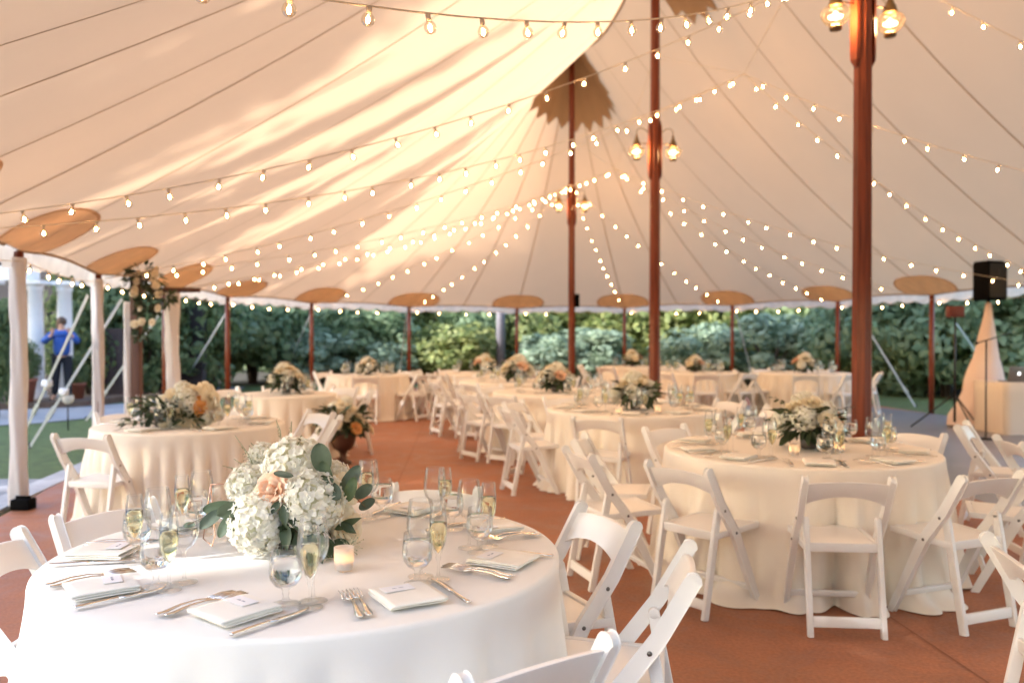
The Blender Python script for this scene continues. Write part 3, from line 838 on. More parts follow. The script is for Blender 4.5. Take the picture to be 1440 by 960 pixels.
def eucalyptus(m, base, d, ln, r_, size=0.022, curve=Vector((0, 0, -0.35))):
    pts = []; p = Vector(base); dd = Vector(d).normalized(); n_ = 7
    for i in range(n_ + 1):
        pts.append(p.copy()); p = p + dd * ln / n_; dd = (dd + curve * (1 / n_)).normalized()
    m.tube(pts, [0.0022 * (1 - 0.7 * i / n_) for i in range(n_ + 1)], 5, 1)
    for i in range(1, n_ + 1):
        t = (pts[i] - pts[i - 1]).normalized(); side = t.cross(Vector((0, 0, 1))).normalized() if abs(t.z) < .95 else Vector((1, 0, 0))
        for sg in (-1, 1):
            if i == n_ and sg > 0: continue
            dl = (side * sg + t * r_.uniform(0.2, 0.7) + Vector((0, 0, r_.uniform(-.35, .35)))).normalized()
            s = size * r_.uniform(0.75, 1.2) * (1.1 - 0.35 * i / n_)
            leaf(m, pts[i], dl, (r_.uniform(-.5, .5), -0.6 + r_.uniform(-.4, .4), 0.8), s * 2.1, s * 1.9, r_.uniform(-.1, .25), 0, 0.9, 2, 6)
def dark_foliage(m, c, spread, n, r_, ln=(0.05, 0.10), mi=0, zlo=-0.35, zhi=0.6):
    for i in range(n):
        a = r_.uniform(0, 2 * PI); z = r_.uniform(zlo, zhi)
        d = Vector((cos(a), sin(a), z)).normalized()
        b = Vector(c) + Vector((d.x * spread[0], d.y * spread[0], d.z * spread[1])) * r_.uniform(0.35, 0.85)
        l_ = r_.uniform(*ln)
        leaf(m, b, d + Vector((r_.uniform(-.4, .4), r_.uniform(-.4, .4), r_.uniform(-.5, .3))), (r_.uniform(-1, 1), r_.uniform(-1, 1), 1), l_, l_ * r_.uniform(0.3, 0.5), r_.uniform(0, .4), mi, 0.3, 2, 4)
HYD = [hydrangea_mesh(s) for s in (1, 2, 3)]
R_PEACH = [rose_mesh(5, 0.042, M_peach)]
R_CREAM = [rose_mesh(6, 0.040, M_creamrose), rose_mesh(7, 0.036, M_creamrose)]
R_ORANGE = [rose_mesh(8, 0.038, M_orange)]
def bloom(parent, me, name, loc, d, s=1.0):
    o = inst(name, me, parent, loc); o.rotation_euler = orient(d, rnd.uniform(0, 6)).to_euler(); o.scale = (s, s, s); return o
def px_local(px, py, Y, origin):
    return pz(px, py, Y) - Vector(origin)
# hero bouquet on the front table
HB = Vector((-0.765, 2.93, TH))
hero = empty('flower_arrangement', HB, 0, 'low bouquet of white hydrangeas, one peach rose and eucalyptus on the front table', 'flower arrangement')
for (px, py, Y, s, d) in [(412, 655, 2.93, 1.16, (0, -.5, .8)), (362, 735, 2.80, 1.12, (-.5, -.8, .3)), (440, 705, 2.80, 1.13, (.5, -.8, .3)), (347, 682, 2.98, 0.85, (-.7, -.3, .5)),
                          (368, 640, 3.05, 0.55, (-.4, -.2, .8)), (475, 730, 3.04, 0.80, (.8, .2, .2)), (470, 668, 3.08, 0.62, (.6, 0, .6)), (425, 670, 3.14, 1.0, (.1, .7, .5)), (350, 720, 3.15, 0.95, (-.5, .7, .3))]:
    bloom(hero, rnd.choice(HYD), 'hydrangea', px_local(px, py, Y, HB), d, s)
bloom(hero, R_PEACH[0], 'rose', px_local(383, 690, 2.795, HB), (-.25, -1, .35), 1.0)['label'] = 'peach rose among white hydrangeas'
for (px, py, Y, s, d) in [(484, 688, 2.98, 1.0, (.7, -.5, .4)), (489, 742, 2.92, 1.05, (.8, -.5, .1)), (398, 700, 2.80, 0.6, (0, -1, .1))]:
    bloom(hero, R_CREAM[0], 'rose', px_local(px, py, Y, HB), d, s)['label'] = 'cream rose at the bouquet edge'
r_ = random.Random(21)
m = MB()
def L3(px, py, Y): return px_local(px, py, Y, HB)
def big_leaf(p0, p1, Y0, Y1, wd, bend=0.15, mi=0, rd=0.9, up=(0, -1, .4)):
    a, b = L3(*p0, Y0), L3(*p1, Y1); leaf(m, a, b - a, up, (b - a).length, wd, bend, mi, rd, 4, 7)
EUCS = [((456, 664), (447, 624), 2.85, 2.83, .068), ((462, 690), (452, 650), 2.83, 2.80, .05), ((478, 700), (503, 655), 2.86, 2.85, .052), ((440, 690), (466, 674), 2.79, 2.76, .038),
             ((462, 680), (476, 702), 2.78, 2.75, .045), ((488, 705), (497, 672), 2.8, 2.79, .04), ((500, 700), (522, 682), 2.86, 2.86, .042), ((505, 716), (526, 702), 2.88, 2.88, .034),
             ((342, 712), (306, 722), 2.82, 2.74, .055), ((330, 712), (284, 716), 2.84, 2.80, .045), ((312, 718), (278, 742), 2.80, 2.76, .042), ((330, 720), (306, 754), 2.80, 2.74, .042), ((345, 725), (323, 745), 2.80, 2.76, .036),
             ]
for args in EUCS:
    if args[0][0] > 400: big_leaf(*args)
m.tube([L3(455, 720, 2.86), L3(470, 690, 2.84), L3(500, 700, 2.86), L3(515, 715, 2.88)], 0.002, 5, 1)
m.build('eucalyptus', [M_euc, M_twig], hero); m = MB()
for args in EUCS:
    if args[0][0] < 400: big_leaf(*args)
m.tube([L3(360, 720, 2.86), L3(330, 712, 2.83), L3(300, 722, 2.8), L3(262, 738, 2.8)], 0.002, 5, 1)
big_leaf((274, 738), (256, 739), 2.8, 2.8, .02)
m.build('eucalyptus', [M_euc, M_twig], hero)
m = MB()
dark_foliage(m, (0.0, 0.0, 0.10), (0.15, 0.13), 70, r_, (0.05, 0.10), 0, -0.6, 0.4)
for args in [((385, 665), (408, 668), 2.78, 2.72, .022, .15, 0, .9), ((398, 708), (400, 742), 2.75, 2.71, .035, .1, 0, .3), ((404, 712), (420, 748), 2.76, 2.72, .035, .1, 0, .3), ((394, 704), (378, 724), 2.76, 2.73, .026, .1, 0, .3), ((400, 735), (402, 775), 2.76, 2.72, .04, .1, 0, .3), ((440, 750), (452, 792), 2.78, 2.72, .075, .1, 0, .3), ((420, 745), (424, 790), 2.78, 2.72, .05, .1, 0, .3), ((470, 745), (506, 728), 2.84, 2.8, .03, .1, 0, .3), ((470, 760), (495, 772), 2.84, 2.8, .035, .1, 0, .3),
             ((388, 770), (384, 818), 2.76, 2.70, .034, .1, 0, .3), ((400, 700), (420, 690), 2.8, 2.74, .02, .1, 0, .3), ((405, 705), (395, 730), 2.79, 2.74, .022, .1, 0, .3), ((460, 755), (470, 805), 2.82, 2.78, .05, .1, 0, .3), ((478, 735), (500, 750), 2.82, 2.78, .03, .1, 0, .3)]:
    big_leaf(*args)
m.build('dark_foliage', [M_leaf_dark], hero)
m = MB()
for (p0, p1, Y) in [((362, 668), (330, 612), 3.0), ((360, 672), (328, 645), 3.0), ((370, 650), (352, 622), 3.05), ((395, 625), (388, 590), 3.05), ((404, 625), (410, 592), 3.05), ((418, 625), (424, 612), 2.95), ((340, 665), (312, 655), 3.05)]:
    a, b = L3(*p0, Y), L3(*p1, Y); m.tube([a, a.lerp(b, .5) + Vector((.006, 0, .004)), b], [.0022, .0018, .001], 5, 0)
    for k in range(26):
        t = 0.25 + 0.75 * k / 26; q = a.lerp(b, t); an = k * 2.4
        leaf(m, q, Vector((cos(an), sin(an), .8)), (0, 0, 1), 0.012 * (1.25 - t), 0.006, 0.1, 0, .5, 1, 2)
    m.build('flower_spike', [M_sprig], hero); m = MB()
m = MB()
for (p0, Y) in [((490, 770), 2.8), ((470, 790), 2.78), ((372, 765), 2.9), ((360, 640), 3.1)]:
    c = L3(*p0, Y)
    for k in range(34):
        d = Vector((r_.uniform(-1, 1), r_.uniform(-1, 1), r_.uniform(-.6, 1))) * 0.042
        m.tube([c, c + d], 0.0006, 3, 0, False); m.ball(c + d, 0.0022, 0, 5, 3)
m.build('seed_sprig', [M_sprig], hero)
m = MB(); m.lathe([(0.001, 0.002), (0.05, 0.002), (0.055, 0.02), (0.06, 0.10), (0.058, 0.10), (0.001, 0.10)], 20); m.build('vase', M_vase, hero)

# bouquet used on the other tables
def bouquet(seed, rich=1.0):
    r_ = random.Random(seed); root = empty('flower_arrangement')
    n = 11
    for i in range(n):
        a = 2.399 * i; z = 0.24 - 0.013 * i; rr = 0.035 + 0.012 * i
        loc = (rr * cos(a), rr * sin(a), z + 0.02); d = Vector((cos(a) * rr * 6, sin(a) * rr * 6, 0.8))
        k = i % 4
        if k in (0, 2): bloom(root, HYD[i % 3], 'hydrangea', loc, d, r_.uniform(0.70, 0.92))
        else: bloom(root, (R_CREAM[0] if k == 1 else R_CREAM[1] if i % 8 == 3 else R_PEACH[0]), 'rose', (loc[0] * 1.25, loc[1] * 1.25, loc[2] + .02), d, r_.uniform(1.0, 1.3))
    m = MB(); dark_foliage(m, (0, 0, 0.14), (0.19, 0.13), 120, r_, (0.06, 0.12), 0, -0.95, 0.7)
    for k in range(6):
        a = k * 1.05 + .3; eucalyptus(m, (0, 0, 0.16), (cos(a), sin(a), r_.uniform(-.1, .9)), 0.24, r_, 0.02)
    m.build('foliage', [M_leaf_dark, M_twig], root)
    m = MB(); m.lathe([(0.001, 0.002), (0.04, 0.002), (0.045, 0.02), (0.05, 0.085), (0.046, 0.085), (0.001, 0.085)], 18); m.build('vase', M_vase, root)
    return root
BOUQ = [Proto(bouquet(41)), Proto(bouquet(77))]
bl = [('R', (0.06, -0.02), 1.12, 0, 'round bouquet of cream hydrangeas with grey green leaves on the right pole table'), ('T5', (0.0, -0.15), 1.15, 1, 'cream and apricot bouquet on the table before the middle pole'),
      ('T6', (-0.06, -0.1), 1.15, 0, 'cream bouquet on the second aisle table'), ('T7', (0.05, -0.1), 1.25, 1, 'cream bouquet on the third aisle table by the farthest pole'),
      ('T8', (-0.0, 0), 1.1, 0, 'small orange tinted bouquet on the last aisle table'), ('T9', (0, 0), 1.15, 1, 'dark leaved bouquet on the far right table by the hedge'),
      ('T10', (0, 0), 1.0, 0, 'bouquet on the back table between middle and right poles'), ('T11', (-.1, 0), 1.15, 1, 'bouquet on the back table behind the middle pole'),
      ('T3', (0, 0), 1.15, 1, 'cream bouquet on the small table behind the wide peach bouquet'), ('T4', (0, 0), 1.0, 0, 'bouquet on the back left table at the aisle end')]
for key, off, s, which, lab in bl:
    c, R = TABLES[key]; BOUQ[which].place((c.x + off[0], c.y + off[1], TH - 0.002), rnd.uniform(0, 6), lab, 'flower arrangement', 'bouquets on the tables', s)
# wide bouquet on the left table
WB = Vector((-2.75, 6.72, TH)); wide = empty('flower_arrangement', WB, 0, 'wide bouquet of cream and peach roses trailing dark leaves on the left table', 'flower arrangement')
r_ = random.Random(5)
for (px, py, dy, kind, s) in [(240, 575, 0, 'h', 1.0), (262, 562, 0, 'h', 1.05), (248, 590, -.05, 'h', .8), (285, 565, .02, 'o', 1.0), (283, 575, -.06, 'o', 1.15), (272, 556, .05, 'c', 1.4), (296, 560, .05, 'c', 1.4),
                              (260, 583, -.08, 'c', 1.4), (300, 578, .02, 'c', 1.3), (236, 590, -.05, 'c', 1.2), (278, 598, -.08, 'c', 1.1), (257, 548, .08, 'h', .8), (290, 550, .08, 'c', 1.3), (230, 565, .05, 'h', .7), (268, 572, -.06, 'h', .85), (246, 560, .0, 'c', 1.4), (290, 588, -.05, 'h', .6)]:
    p = pz(px, py, 6.72 + dy) - WB; d = Vector((p.x * 3, -0.5, p.z * 2))
    if kind == 'h': bloom(wide, HYD[rnd.randrange(3)], 'hydrangea', p, d, s * 1.0)
    else: bloom(wide, {'o': R_ORANGE[0], 'c': R_CREAM[0], 'p': R_PEACH[0]}[kind], 'rose', p, d, s * 1.1)
m = MB(); dark_foliage(m, (0.05, 0, 0.14), (0.28, 0.16), 150, r_, (0.05, 0.11), 0, -0.6, 0.9); dark_foliage(m, (0.22, -.1, 0.07), (0.12, 0.09), 90, r_, (0.04, 0.08), 0, -0.6, 0.9); dark_foliage(m, (-0.16, -.1, 0.05), (0.12, 0.07), 50, r_, (0.04, 0.08), 0, -0.5, 0.9)
m.build('foliage', [M_leaf_dark, M_twig], wide)
m = MB(); m.lathe([(0.001, 0.002), (0.06, 0.002), (0.07, 0.1), (0.066, 0.1), (0.001, 0.1)], 16); m.build('vase', M_vase, wide)
# urn arrangement on the floor in the aisle
UP = gp(482, 652); urn = empty('floor_urn_arrangement', UP, 0, 'dark footed urn of cream and gold flowers standing on the aisle floor', 'flower arrangement')
m = MB(); m.lathe([(0.001, 0.0), (0.10, 0.0), (0.10, 0.03), (0.05, 0.05), (0.035, 0.10), (0.05, 0.14), (0.11, 0.18), (0.145, 0.26), (0.15, 0.33), (0.165, 0.36), (0.15, 0.365), (0.001, 0.34)], 24); m.build('urn', M_urn, urn)
r_ = random.Random(9)
for i in range(22):
    a = 2.399 * i; z = 0.72 - 0.016 * i; rr = 0.05 + 0.0125 * i
    loc = (rr * cos(a), rr * sin(a), z); d = Vector((cos(a) * rr * 5, sin(a) * rr * 5, 0.6))
    if i % 4 == 0: bloom(urn, HYD[i % 3], 'hydrangea', loc, d, 0.75)
    else: bloom(urn, R_CREAM[0] if i % 9 else R_ORANGE[0], 'rose', loc, d, r_.uniform(1.1, 1.5))
m = MB(); dark_foliage(m, (0, 0, 0.52), (0.30, 0.24), 260, r_, (0.08, 0.16), 0, -1.0, 0.8)
for k in range(14):
    a = k * 0.45; eucalyptus(m, (0, 0, 0.52), (cos(a), sin(a), r_.uniform(-.4, .5)), 0.38, r_, 0.02)
m.build('foliage', [M_leaf_dark, M_twig], urn)

# candles
def votive_proto():
    m = MB(); m.lathe([(0.001, 0.003), (0.026, 0.003), (0.029, 0.008), (0.031, 0.072), (0.0295, 0.072), (0.0275, 0.010), (0.001, 0.008)], 20)
    o = m.build('votive_candle', M_frost)
    w = MB(); w.lathe([(0.001, 0.0095), (0.026, 0.0095), (0.026, 0.030), (0.001, 0.030)], 16); w.build('wax', M_wax, o)
    f = MB(); f.lathe([(0.0008, 0.031), (0.005, 0.037), (0.004, 0.046), (0.0005, 0.056)], 8); f.build('flame', M_flame, o)
    return o
VOT = Proto(votive_proto())
for (px, py, lab) in [(483, 802, 'frosted votive candle right of the bouquet on the front table'), (1117, 640, 'frosted votive candle before the bouquet on the right pole table'), (1181, 636, 'frosted votive candle right of the bouquet on the right pole table'),
                      (330, 762, 'frosted votive candle left of the bouquet on the front table'), (870, 583, 'votive candle left of the bouquet on the middle pole table'), (925, 581, 'votive candle right of the bouquet on the middle pole table')]:
    VOT.place(gp(px, py, TH), 0, lab, 'candle', 'votive candles')
# table number stand
NS_ = gp(316, 764, TH); st = empty('table_number_stand', NS_, 0.5, 'clear acrylic table sign on a rose gold easel behind the front bouquet', 'table sign')
m = MB(); m.box((0, 0, 0.10), (0.085, 0.003, 0.19), 0, Matrix.Rotation(-0.12, 3, 'X')); m.build('sign_panel', M_acrylic, st)
m = MB()
for sx in (-1, 1):
    m.tube([(sx * .05, -.035, .004), (sx * .035, .0, .03), (sx * .045, .02, .205)], .0022, 6); m.tube([(sx * .045, .02, .205), (sx * .06, .09, .004)], .0022, 6); m.tube([(sx * .05, -.035, .004), (sx * .06, .09, .004)], .0022, 6)
m.tube([(-.045, .02, .205), (.045, .02, .205)], .0022, 6)
m.build('easel', M_rosegold, st)
# small white candle lantern on the floor
LP = gp(447, 655); ln = empty('candle_lantern', LP, 0.3, 'small white candle lantern on the floor beside the flower urn', 'lantern')
m = MB(); m.box((0, 0, .012), (.17, .17, .024)); m.box((0, 0, .292), (.17, .17, .022)); m.lathe([(.115, .304), (.05, .37), (.02, .385), (.001, .387)], 4, (0, 0, 0), 0, False)
for sx in (-1, 1):
    for sy in (-1, 1): m.box((sx * .072, sy * .072, .153), (.018, .018, .258))
m.tube([(-.03, 0, .38), (-.025, 0, .43), (.025, 0, .43), (.03, 0, .38)], .004, 6)
m.build('lantern_frame', M_white, ln)
m = MB()
for sx in (-1, 1): m.box((sx * .070, 0, .153), (.002, .124, .256)); m.box((0, sx * .070, .153), (.124, .002, .256))
m.build('pane', M_glass, ln)
m = MB(); m.lathe([(.001, .0255), (.03, .0255), (.03, .14), (.001, .14)], 14); c_ = m.build('candle', M_wax, ln)
m = MB(); m.lathe([(.0008, .141), (.007, .15), (.005, .165), (.0005, .18)], 8); m.build('flame', M_flame, c_)

# ------------------------------------------------------------------ poles with lanterns
def lantern_parts(parent, loc, flip):
    m = MB()
    m.lathe([(.062, .075), (.068, .082), (.066, .10), (.058, .108), (.056, .135), (.05, .145), (.03, .19), (.020, .21), (.018, .25), (.008, .262), (.0005, .264)], 18)
    m.tube([(0, 0, .25), (0, 0, .33), (-flip * .05, 0, .37), (-flip * .12, 0, .36), (-flip * .20, 0, .30)], .007, 6)
    m.tube([(0, 0, .12), (-flip * .215, 0, .12)], .008, 6)
    o = m.build('lantern', M_brass, parent); o.location = loc
    m = MB(); m.lathe([(.0005, -.150), (.048, -.150), (.056, -.142), (.058, -.118), (.050, -.108), (.0005, -.108)], 18); m.build('base_cap', M_brass, o)
    g = MB(); g.lathe([(.050, -.107), (.085, -.09), (.122, -.045), (.136, -.01), (.128, .03), (.095, .062), (.060, .076)], 22); g.build('globe', M_lampglass, o)
    c = MB(); c.ball((0, 0, -.015), (.026, .026, .045), 0, 12, 8); c.build('lamp', M_lampcore, o)
    l = bpy.data.lights.new('lantern_glow', 'POINT'); l.energy = LAMP_W; l.color = (1.0, 0.60, 0.30); l.shadow_soft_size = 0.07
    lo = bpy.data.objects.new('lantern_glow', l); COL.objects.link(lo); lo.parent = o; lo.location = (0, 0, -.015)
LAMP_W = 14.0
def center_pole(pos, label, ang, lamp_h, r=0.088):
    root = empty('tent_pole', pos, ang, label, 'tent pole', 'varnished centre poles of the tent')
    m = MB(); top = 8.2
    rr = lambda z: r * (1.0 - 0.25 * z / 8.2)
    k = 16; vs = []
    ring_ = []
    for i in range(k + 1):
        z = top * i / k; a = rr(z); ch = a * 0.42
        ring_.append([(a, -ch, z), (a, ch, z), (ch, a, z), (-ch, a, z), (-a, ch, z), (-a, -ch, z), (-ch, -a, z), (ch, -a, z)])
    m.grid(ring_, 0, True, False); m.add(ring_[0], [tuple(range(7, -1, -1))]); m.add(ring_[-1], [tuple(range(8))])
    m.build('shaft', M_wood, root)
    for fl in (-1, 1):
        b = MB(); x0 = rr(lamp_h) + 0.003
        pr = [(-.46, .02), (-.40, .055), (-.30, .062), (.22, .062), (.40, .05), (.50, .02)]
        P = []
        for z, w in pr:
            d0 = .028 if abs(z) < .42 else .012
            P.append([(fl * x0, -w, lamp_h + z), (fl * (x0 + d0), -w * .8, lamp_h + z), (fl * (x0 + d0), w * .8, lamp_h + z), (fl * x0, w, lamp_h + z)])
        b.grid(P, 0, True, False); b.add(P[0], [(0, 1, 2, 3)], 0, False); b.add(P[-1], [(3, 2, 1, 0)], 0, False)
        b.build('lantern_bracket', M_wood, root)
        lantern_parts(root, (fl * 0.305, 0, lamp_h), fl)
    return root
center_pole(POLE_A, 'thick varnished wooden pole nearest the camera, at the right, with paired lanterns', 0.30, 4.44)
center_pole(POLE_B, 'middle varnished wooden pole with paired onion lanterns', 0.12, 4.46)
pc = center_pole(POLE_C, 'farthest varnished wooden pole under the sunburst collar of the tent peak', 0.05, 4.46, 0.082)
m = MB(); m.box((0.12, -0.05, 2.25), (0.10, 0.12, 0.30)); m.tube([(0.0, -.05, 2.3), (.09, -.05, 2.3)], .02, 6); m.build('speaker_box', M_black, pc)

# side posts
SIDE_LABELS = {0: 'side post at the left edge, wrapped in sheer white fabric, above a black uplight', 1: 'side post wrapped in white fabric, second from the left edge', 2: 'bare brown side post behind the hanging flowers',
               3: 'brown side post right of the hanging flowers', 4: 'brown side post behind the small back left table', 5: 'brown side post left of the far aisle', 6: 'brown side post just left of the farthest centre pole',
               7: 'brown side post between the two farther centre poles', 8: 'brown side post right of the middle pole, behind the back table', 9: 'brown side post just left of the thick right pole', 10: 'brown side post between thick right pole and the tripod speaker',
               11: 'brown side post hidden by the black loudspeaker'}
def wrap_mesh(x, y, seed, r0=0.07, z0=0.02, z1=2.15):
    m = MB(); P = []
    for i in range(40):
        z = z0 + (z1 - z0) * i / 39; row = []
        for j in range(22):
            a = 2 * PI * j / 22
            rr = r0 * (1 + 0.22 * noise.noise(Vector((cos(a) * 1.6, sin(a) * 1.6, z * 3.0 + seed))) + 0.12 * sin(a * 5 + z * 4 + seed)) * (1 + (0.18 * max(0, 0.3 - z) / .3))
            row.append((x + rr * cos(a), y + rr * sin(a), z))
        P.append(row)
    m.grid(P, 0, True); return m
for k in range(12):
    p = POSTS[k]; root = empty('side_post', (p.x, p.y, 0), 0, SIDE_LABELS[k], 'tent post', 'side posts round the tent edge')
    m = MB(); m.tube([(0, 0, 0), (0, 0, 1.1), (0, 0, EH - 0.02)], [.05, .05, .045], 12); m.build('post', M_wood, root)
    if k < 2: wrap_mesh(0, 0, k * 7.3, 0.066 if k == 0 else 0.063, 0.012).build('fabric_wrap', M_wrap, root)
m = MB(); m.box((0, 0, .045), (.16, .13, .09)); m.box((0, 0, .10), (.13, .02, .03)); u_ = m.build('uplight', M_black, None, .008); u_.location = (POSTS[0].x + .11, POSTS[0].y - .13, 0.002); tag(u_, 'black uplight box on the floor at the foot of the wrapped left post', 'uplight')

# ------------------------------------------------------------------ guy ropes
def guy(a, b, label, cover=None):
    root = empty('guy_strap', (b.x, b.y, 0), 0, label, 'guy strap', 'white guy straps outside the tent')
    o = Vector((b.x, b.y, 0)); a, b = a - o, b - o
    m = MB(); m.bar(a, b, 0.036, 0.006, (b - a).cross(Vector((0, 1, 0)))); m.build('strap', M_strap, root)
    m = MB(); q = a.lerp(b, 0.72); m.bar(q, a.lerp(b, 0.80), 0.055, 0.03, (b - a).cross(Vector((0, 1, 0)))); m.build('ratchet', M_strap, root)
    m = MB(); m.tube([b + Vector((0, 0, .08)), b + Vector((0.03, 0, -.06))], .014, 6); m.build('stake', M_blackmetal, root)
    if cover is not None:
        m = MB(); q = a.lerp(b, cover); m.ball(q, (.06, .06, .055), 0, 12, 8)
        for k in range(6): m.ball(q + Vector((cos(k) * .04, sin(k) * .04, .03 * cos(k * 2))), .032, 0, 8, 5)
        m.build('cover', M_white, root)
GUYS = [((124, 415, 9.0), (32, 612), 'white guy strap crossing in front of the blue shirted person', .55), ((172, 420, 11.0), (40, 630), 'long white guy strap running behind the second wrapped post', .62),
        ((232, 430, 13.5), (120, 592), 'white guy strap between wrapped post and flower post', None), ((318, 440, 17), (252, 548), 'white guy strap leaning left of the third brown post', .75), ((437, 440, 20.4), (398, 532), 'white guy strap in the gap behind the small left table', None),
        ((281, 0, 0), None, '', None), ((1225, 470, 17.5), (1288, 572), 'white guy strap right of the thick right pole', None), ((1345, 455, 17), (1420, 560), 'white guy strap behind the draped speaker stand', None), ((1035, 440, 22.5), (1062, 545), 'white guy strap right of the middle pole', None),
        ((572, 440, 23.4), (560, 540), 'white guy strap by the brown post at the aisle end', None)]
for a, b, lab, cv in GUYS:
    if b is None: continue
    g_ = gp(*b, -0.03); guy(pz(*a), g_, lab, cv)

# ------------------------------------------------------------------ string lights
def bulb_meshes():
    m = MB(); m.lathe([(.0005, .0), (.011, .0), (.0125, -.006), (.0115, -.030), (.0005, -.030)], 10)
    sock = m.mesh('bulb_socket', M_socket)
    g = MB(); g.lathe([(.011, -.029), (.0185, -.036), (.0260, -.047), (.0290, -.060), (.0265, -.073), (.0180, -.084), (.0005, -.090)], 14)
    g.ball((0, 0, -.062), (.0085, .0085, .017), 1, 8, 6)
    return m, g
bm_s, bm_g = bulb_meshes()
bm_s.v = [(x * .9, y * .9, z * .9) for x, y, z in bm_s.v]; bm_g.v = [(x * .9, y * .9, z * .9) for x, y, z in bm_g.v]
comb = MB(); comb.v = list(bm_s.v); comb.f = list(bm_s.f); comb.m = [2] * len(bm_s.f); comb.s = list(bm_s.s)
o_ = len(comb.v); comb.v += bm_g.v; comb.f += [tuple(i + o_ for i in f) for f in bm_g.f]; comb.m += bm_g.m; comb.s += bm_g.s
BULB = comb.mesh('bulb', [M_bulbglass, M_core, M_socket])
def strand(a, b, sag, label, spacing=0.34, start=0.2, group='festoon light strings under the canopy'):
    a, b = Vector(a), Vector(b); ln_ = (b - a).length
    P = lambda t: a.lerp(b, t) - Vector((0, 0, sag * 4 * t * (1 - t)))
    root = empty('light_string', a, 0, label, 'string lights', group)
    m = MB(); m.tube([P(i / 24) - a for i in range(25)], 0.0042, 5, 0, False); m.build('cable', M_cable, root)
    if a.y > 14 and spacing < .4: spacing = .40
    n = int((ln_ - start * 1.5) / spacing)
    for i in range(min(n, 99)):
        t = (start + spacing * (i + rnd.uniform(-.12, .12))) / ln_
        o = inst('bulb', BULB, root, P(t) - a - Vector((0, 0, .003))); o.rotation_euler = (rnd.uniform(-.28, .28), rnd.uniform(-.28, .28), rnd.uniform(0, 6))
HA, HAB, HBC, HC = Vector((3.20, 7.95, 5.02)), Vector((2.87, 10.6, 4.70)), Vector((1.97, 16.3, 4.62)), Vector((1.37, 19.75, 4.92))
def ev(k): p = POSTS[k % NP]; return Vector((p.x, p.y, EH - 0.06)) + (Vector((POLE_B.x, POLE_B.y, EH)) - Vector((p.x, p.y, EH))).normalized() * 0.08
E19 = Vector((-3.92, 5.5, 2.2))
for args in [(HA, (-1.6, 1.95, 2.50), .45, 'nearest string of large bulbs crossing the top of the picture'), (HA, E19, .42, 'long bulb string from the top right sweeping down to the left edge, upper of two'),
             (HAB, E19 + Vector((.05, .1, -.04)), .38, 'long bulb string meeting the upper one at the left edge'), (HAB, ev(1), .30, 'bulb string from the middle cable down to the second wrapped post'),
             (HBC, ev(1), .30, 'bulb string from the far cable down to the second wrapped post'), (HBC, ev(2), .25, 'bulb string ending above the hanging flowers'), (HC, ev(2), .3, 'bulb string from the farthest pole ending above the hanging flowers'),
             (HC, ev(4), .2, 'bulb string from the farthest pole to the post behind the small table'), (HC, ev(5), .2, 'bulb string from the farthest pole to the aisle end post'),
             (HC, ev(7), .15, 'steep bulb string right of the farthest pole'), (HC, ev(8), .2, 'bulb string passing behind the middle pole'), (HBC, ev(9), .25, 'bulb string from the far cable to the post left of the thick right pole'),
             (HBC, ev(10), .3, 'bulb string from the far cable to the post near the tripod speaker'), (HBC, ev(11), .3, 'bulb string passing behind the loudspeaker'), (HAB, ev(11) , .30, 'bulb string from the middle cable dipping behind the thick right pole'),
             (HAB, (8.0, 7.9, 2.45), .30, 'bulb string from the middle cable to the right picture edge'), (HA, (8.6, 6.9, 2.35), .3, 'short bulb string in the top right corner')]:
    strand(*args)
EAVEW = ['before the wrapped post at the left edge', 'between the two wrapped posts', 'between wrapped post and hanging flowers', 'right of the hanging flowers', 'behind the small back left table',
         'left of the far aisle', 'from the aisle end post to the farthest pole', 'between the two farther centre poles', 'just right of the middle pole', 'left of the thick right pole', 'right of the thick right pole', 'from the right brown post to the loudspeaker', 'at the right picture edge']
for k in list(range(-1, 12)):
    a, b = eave(k), eave(k + 1)
    inw = lambda p: Vector((p.x, p.y, EH - 0.10)) + (Vector((POLE_B.x, POLE_B.y, 0)) - Vector((p.x, p.y, 0))).normalized() * 0.05
    strand(inw(a), inw(b), 0.05, 'eave bulb row %s' % EAVEW[k + 1], 0.46 if k < 2 else 0.70, 0.2, 'bulb rows along the tent eave')
# suspension cables between poles
for a, b, h, lab in ((POLE_A, POLE_B, HAB, 'thin cable hung between the thick right pole and the middle pole'), (POLE_B, POLE_C, HBC, 'thin cable hung between the two farther poles')):
    m = MB(); m.tube([Vector((a.x, a.y, 6.0)), h, Vector((b.x, b.y, 6.0))], .004, 5); tag(m.build('hanging_cable', M_cable), lab, 'cable')

# ------------------------------------------------------------------ flower arbor at left
AP = Vector(((192 - 720) / 1200 * 11.0, 11.0, 0))
arb = empty('wooden_arbor', AP, 0, 'dark brown wooden post with white drapes standing behind the left table', 'arbor')
m = MB(); m.box((0, 0, 1.13), (.115, .115, 2.26)); m.build('post', M_darkwood, arb, .006)
m = MB(); m.bar((-.3, .6, 2.08), (.6, .6, 2.08), .06, .06, (0, 0, 1)); m.bar((0, 0.03, 2.08), (0, 0.58, 2.08), .06, .06, (0, 0, 1)); m.build('beam', M_darkwood, arb)
def drape(parent, x, y, r0, z0, z1, seed):
    wrap_mesh(x, y, seed, r0, z0, z1).build('drape', M_wrap, parent)
drape(arb, -.105, -.02, .045, .02, 1.9, 4.1)
drape(arb, .22, .62, .085, .02, 2.05, 9.2)
FB = AP + Vector((.16, -.12, 1.95)); fb = empty('hanging_flowers', FB, 0, 'trailing spray of dark leaves and pale flowers hung on the wooden arbor post', 'flower arrangement')
r_ = random.Random(31); m = MB()
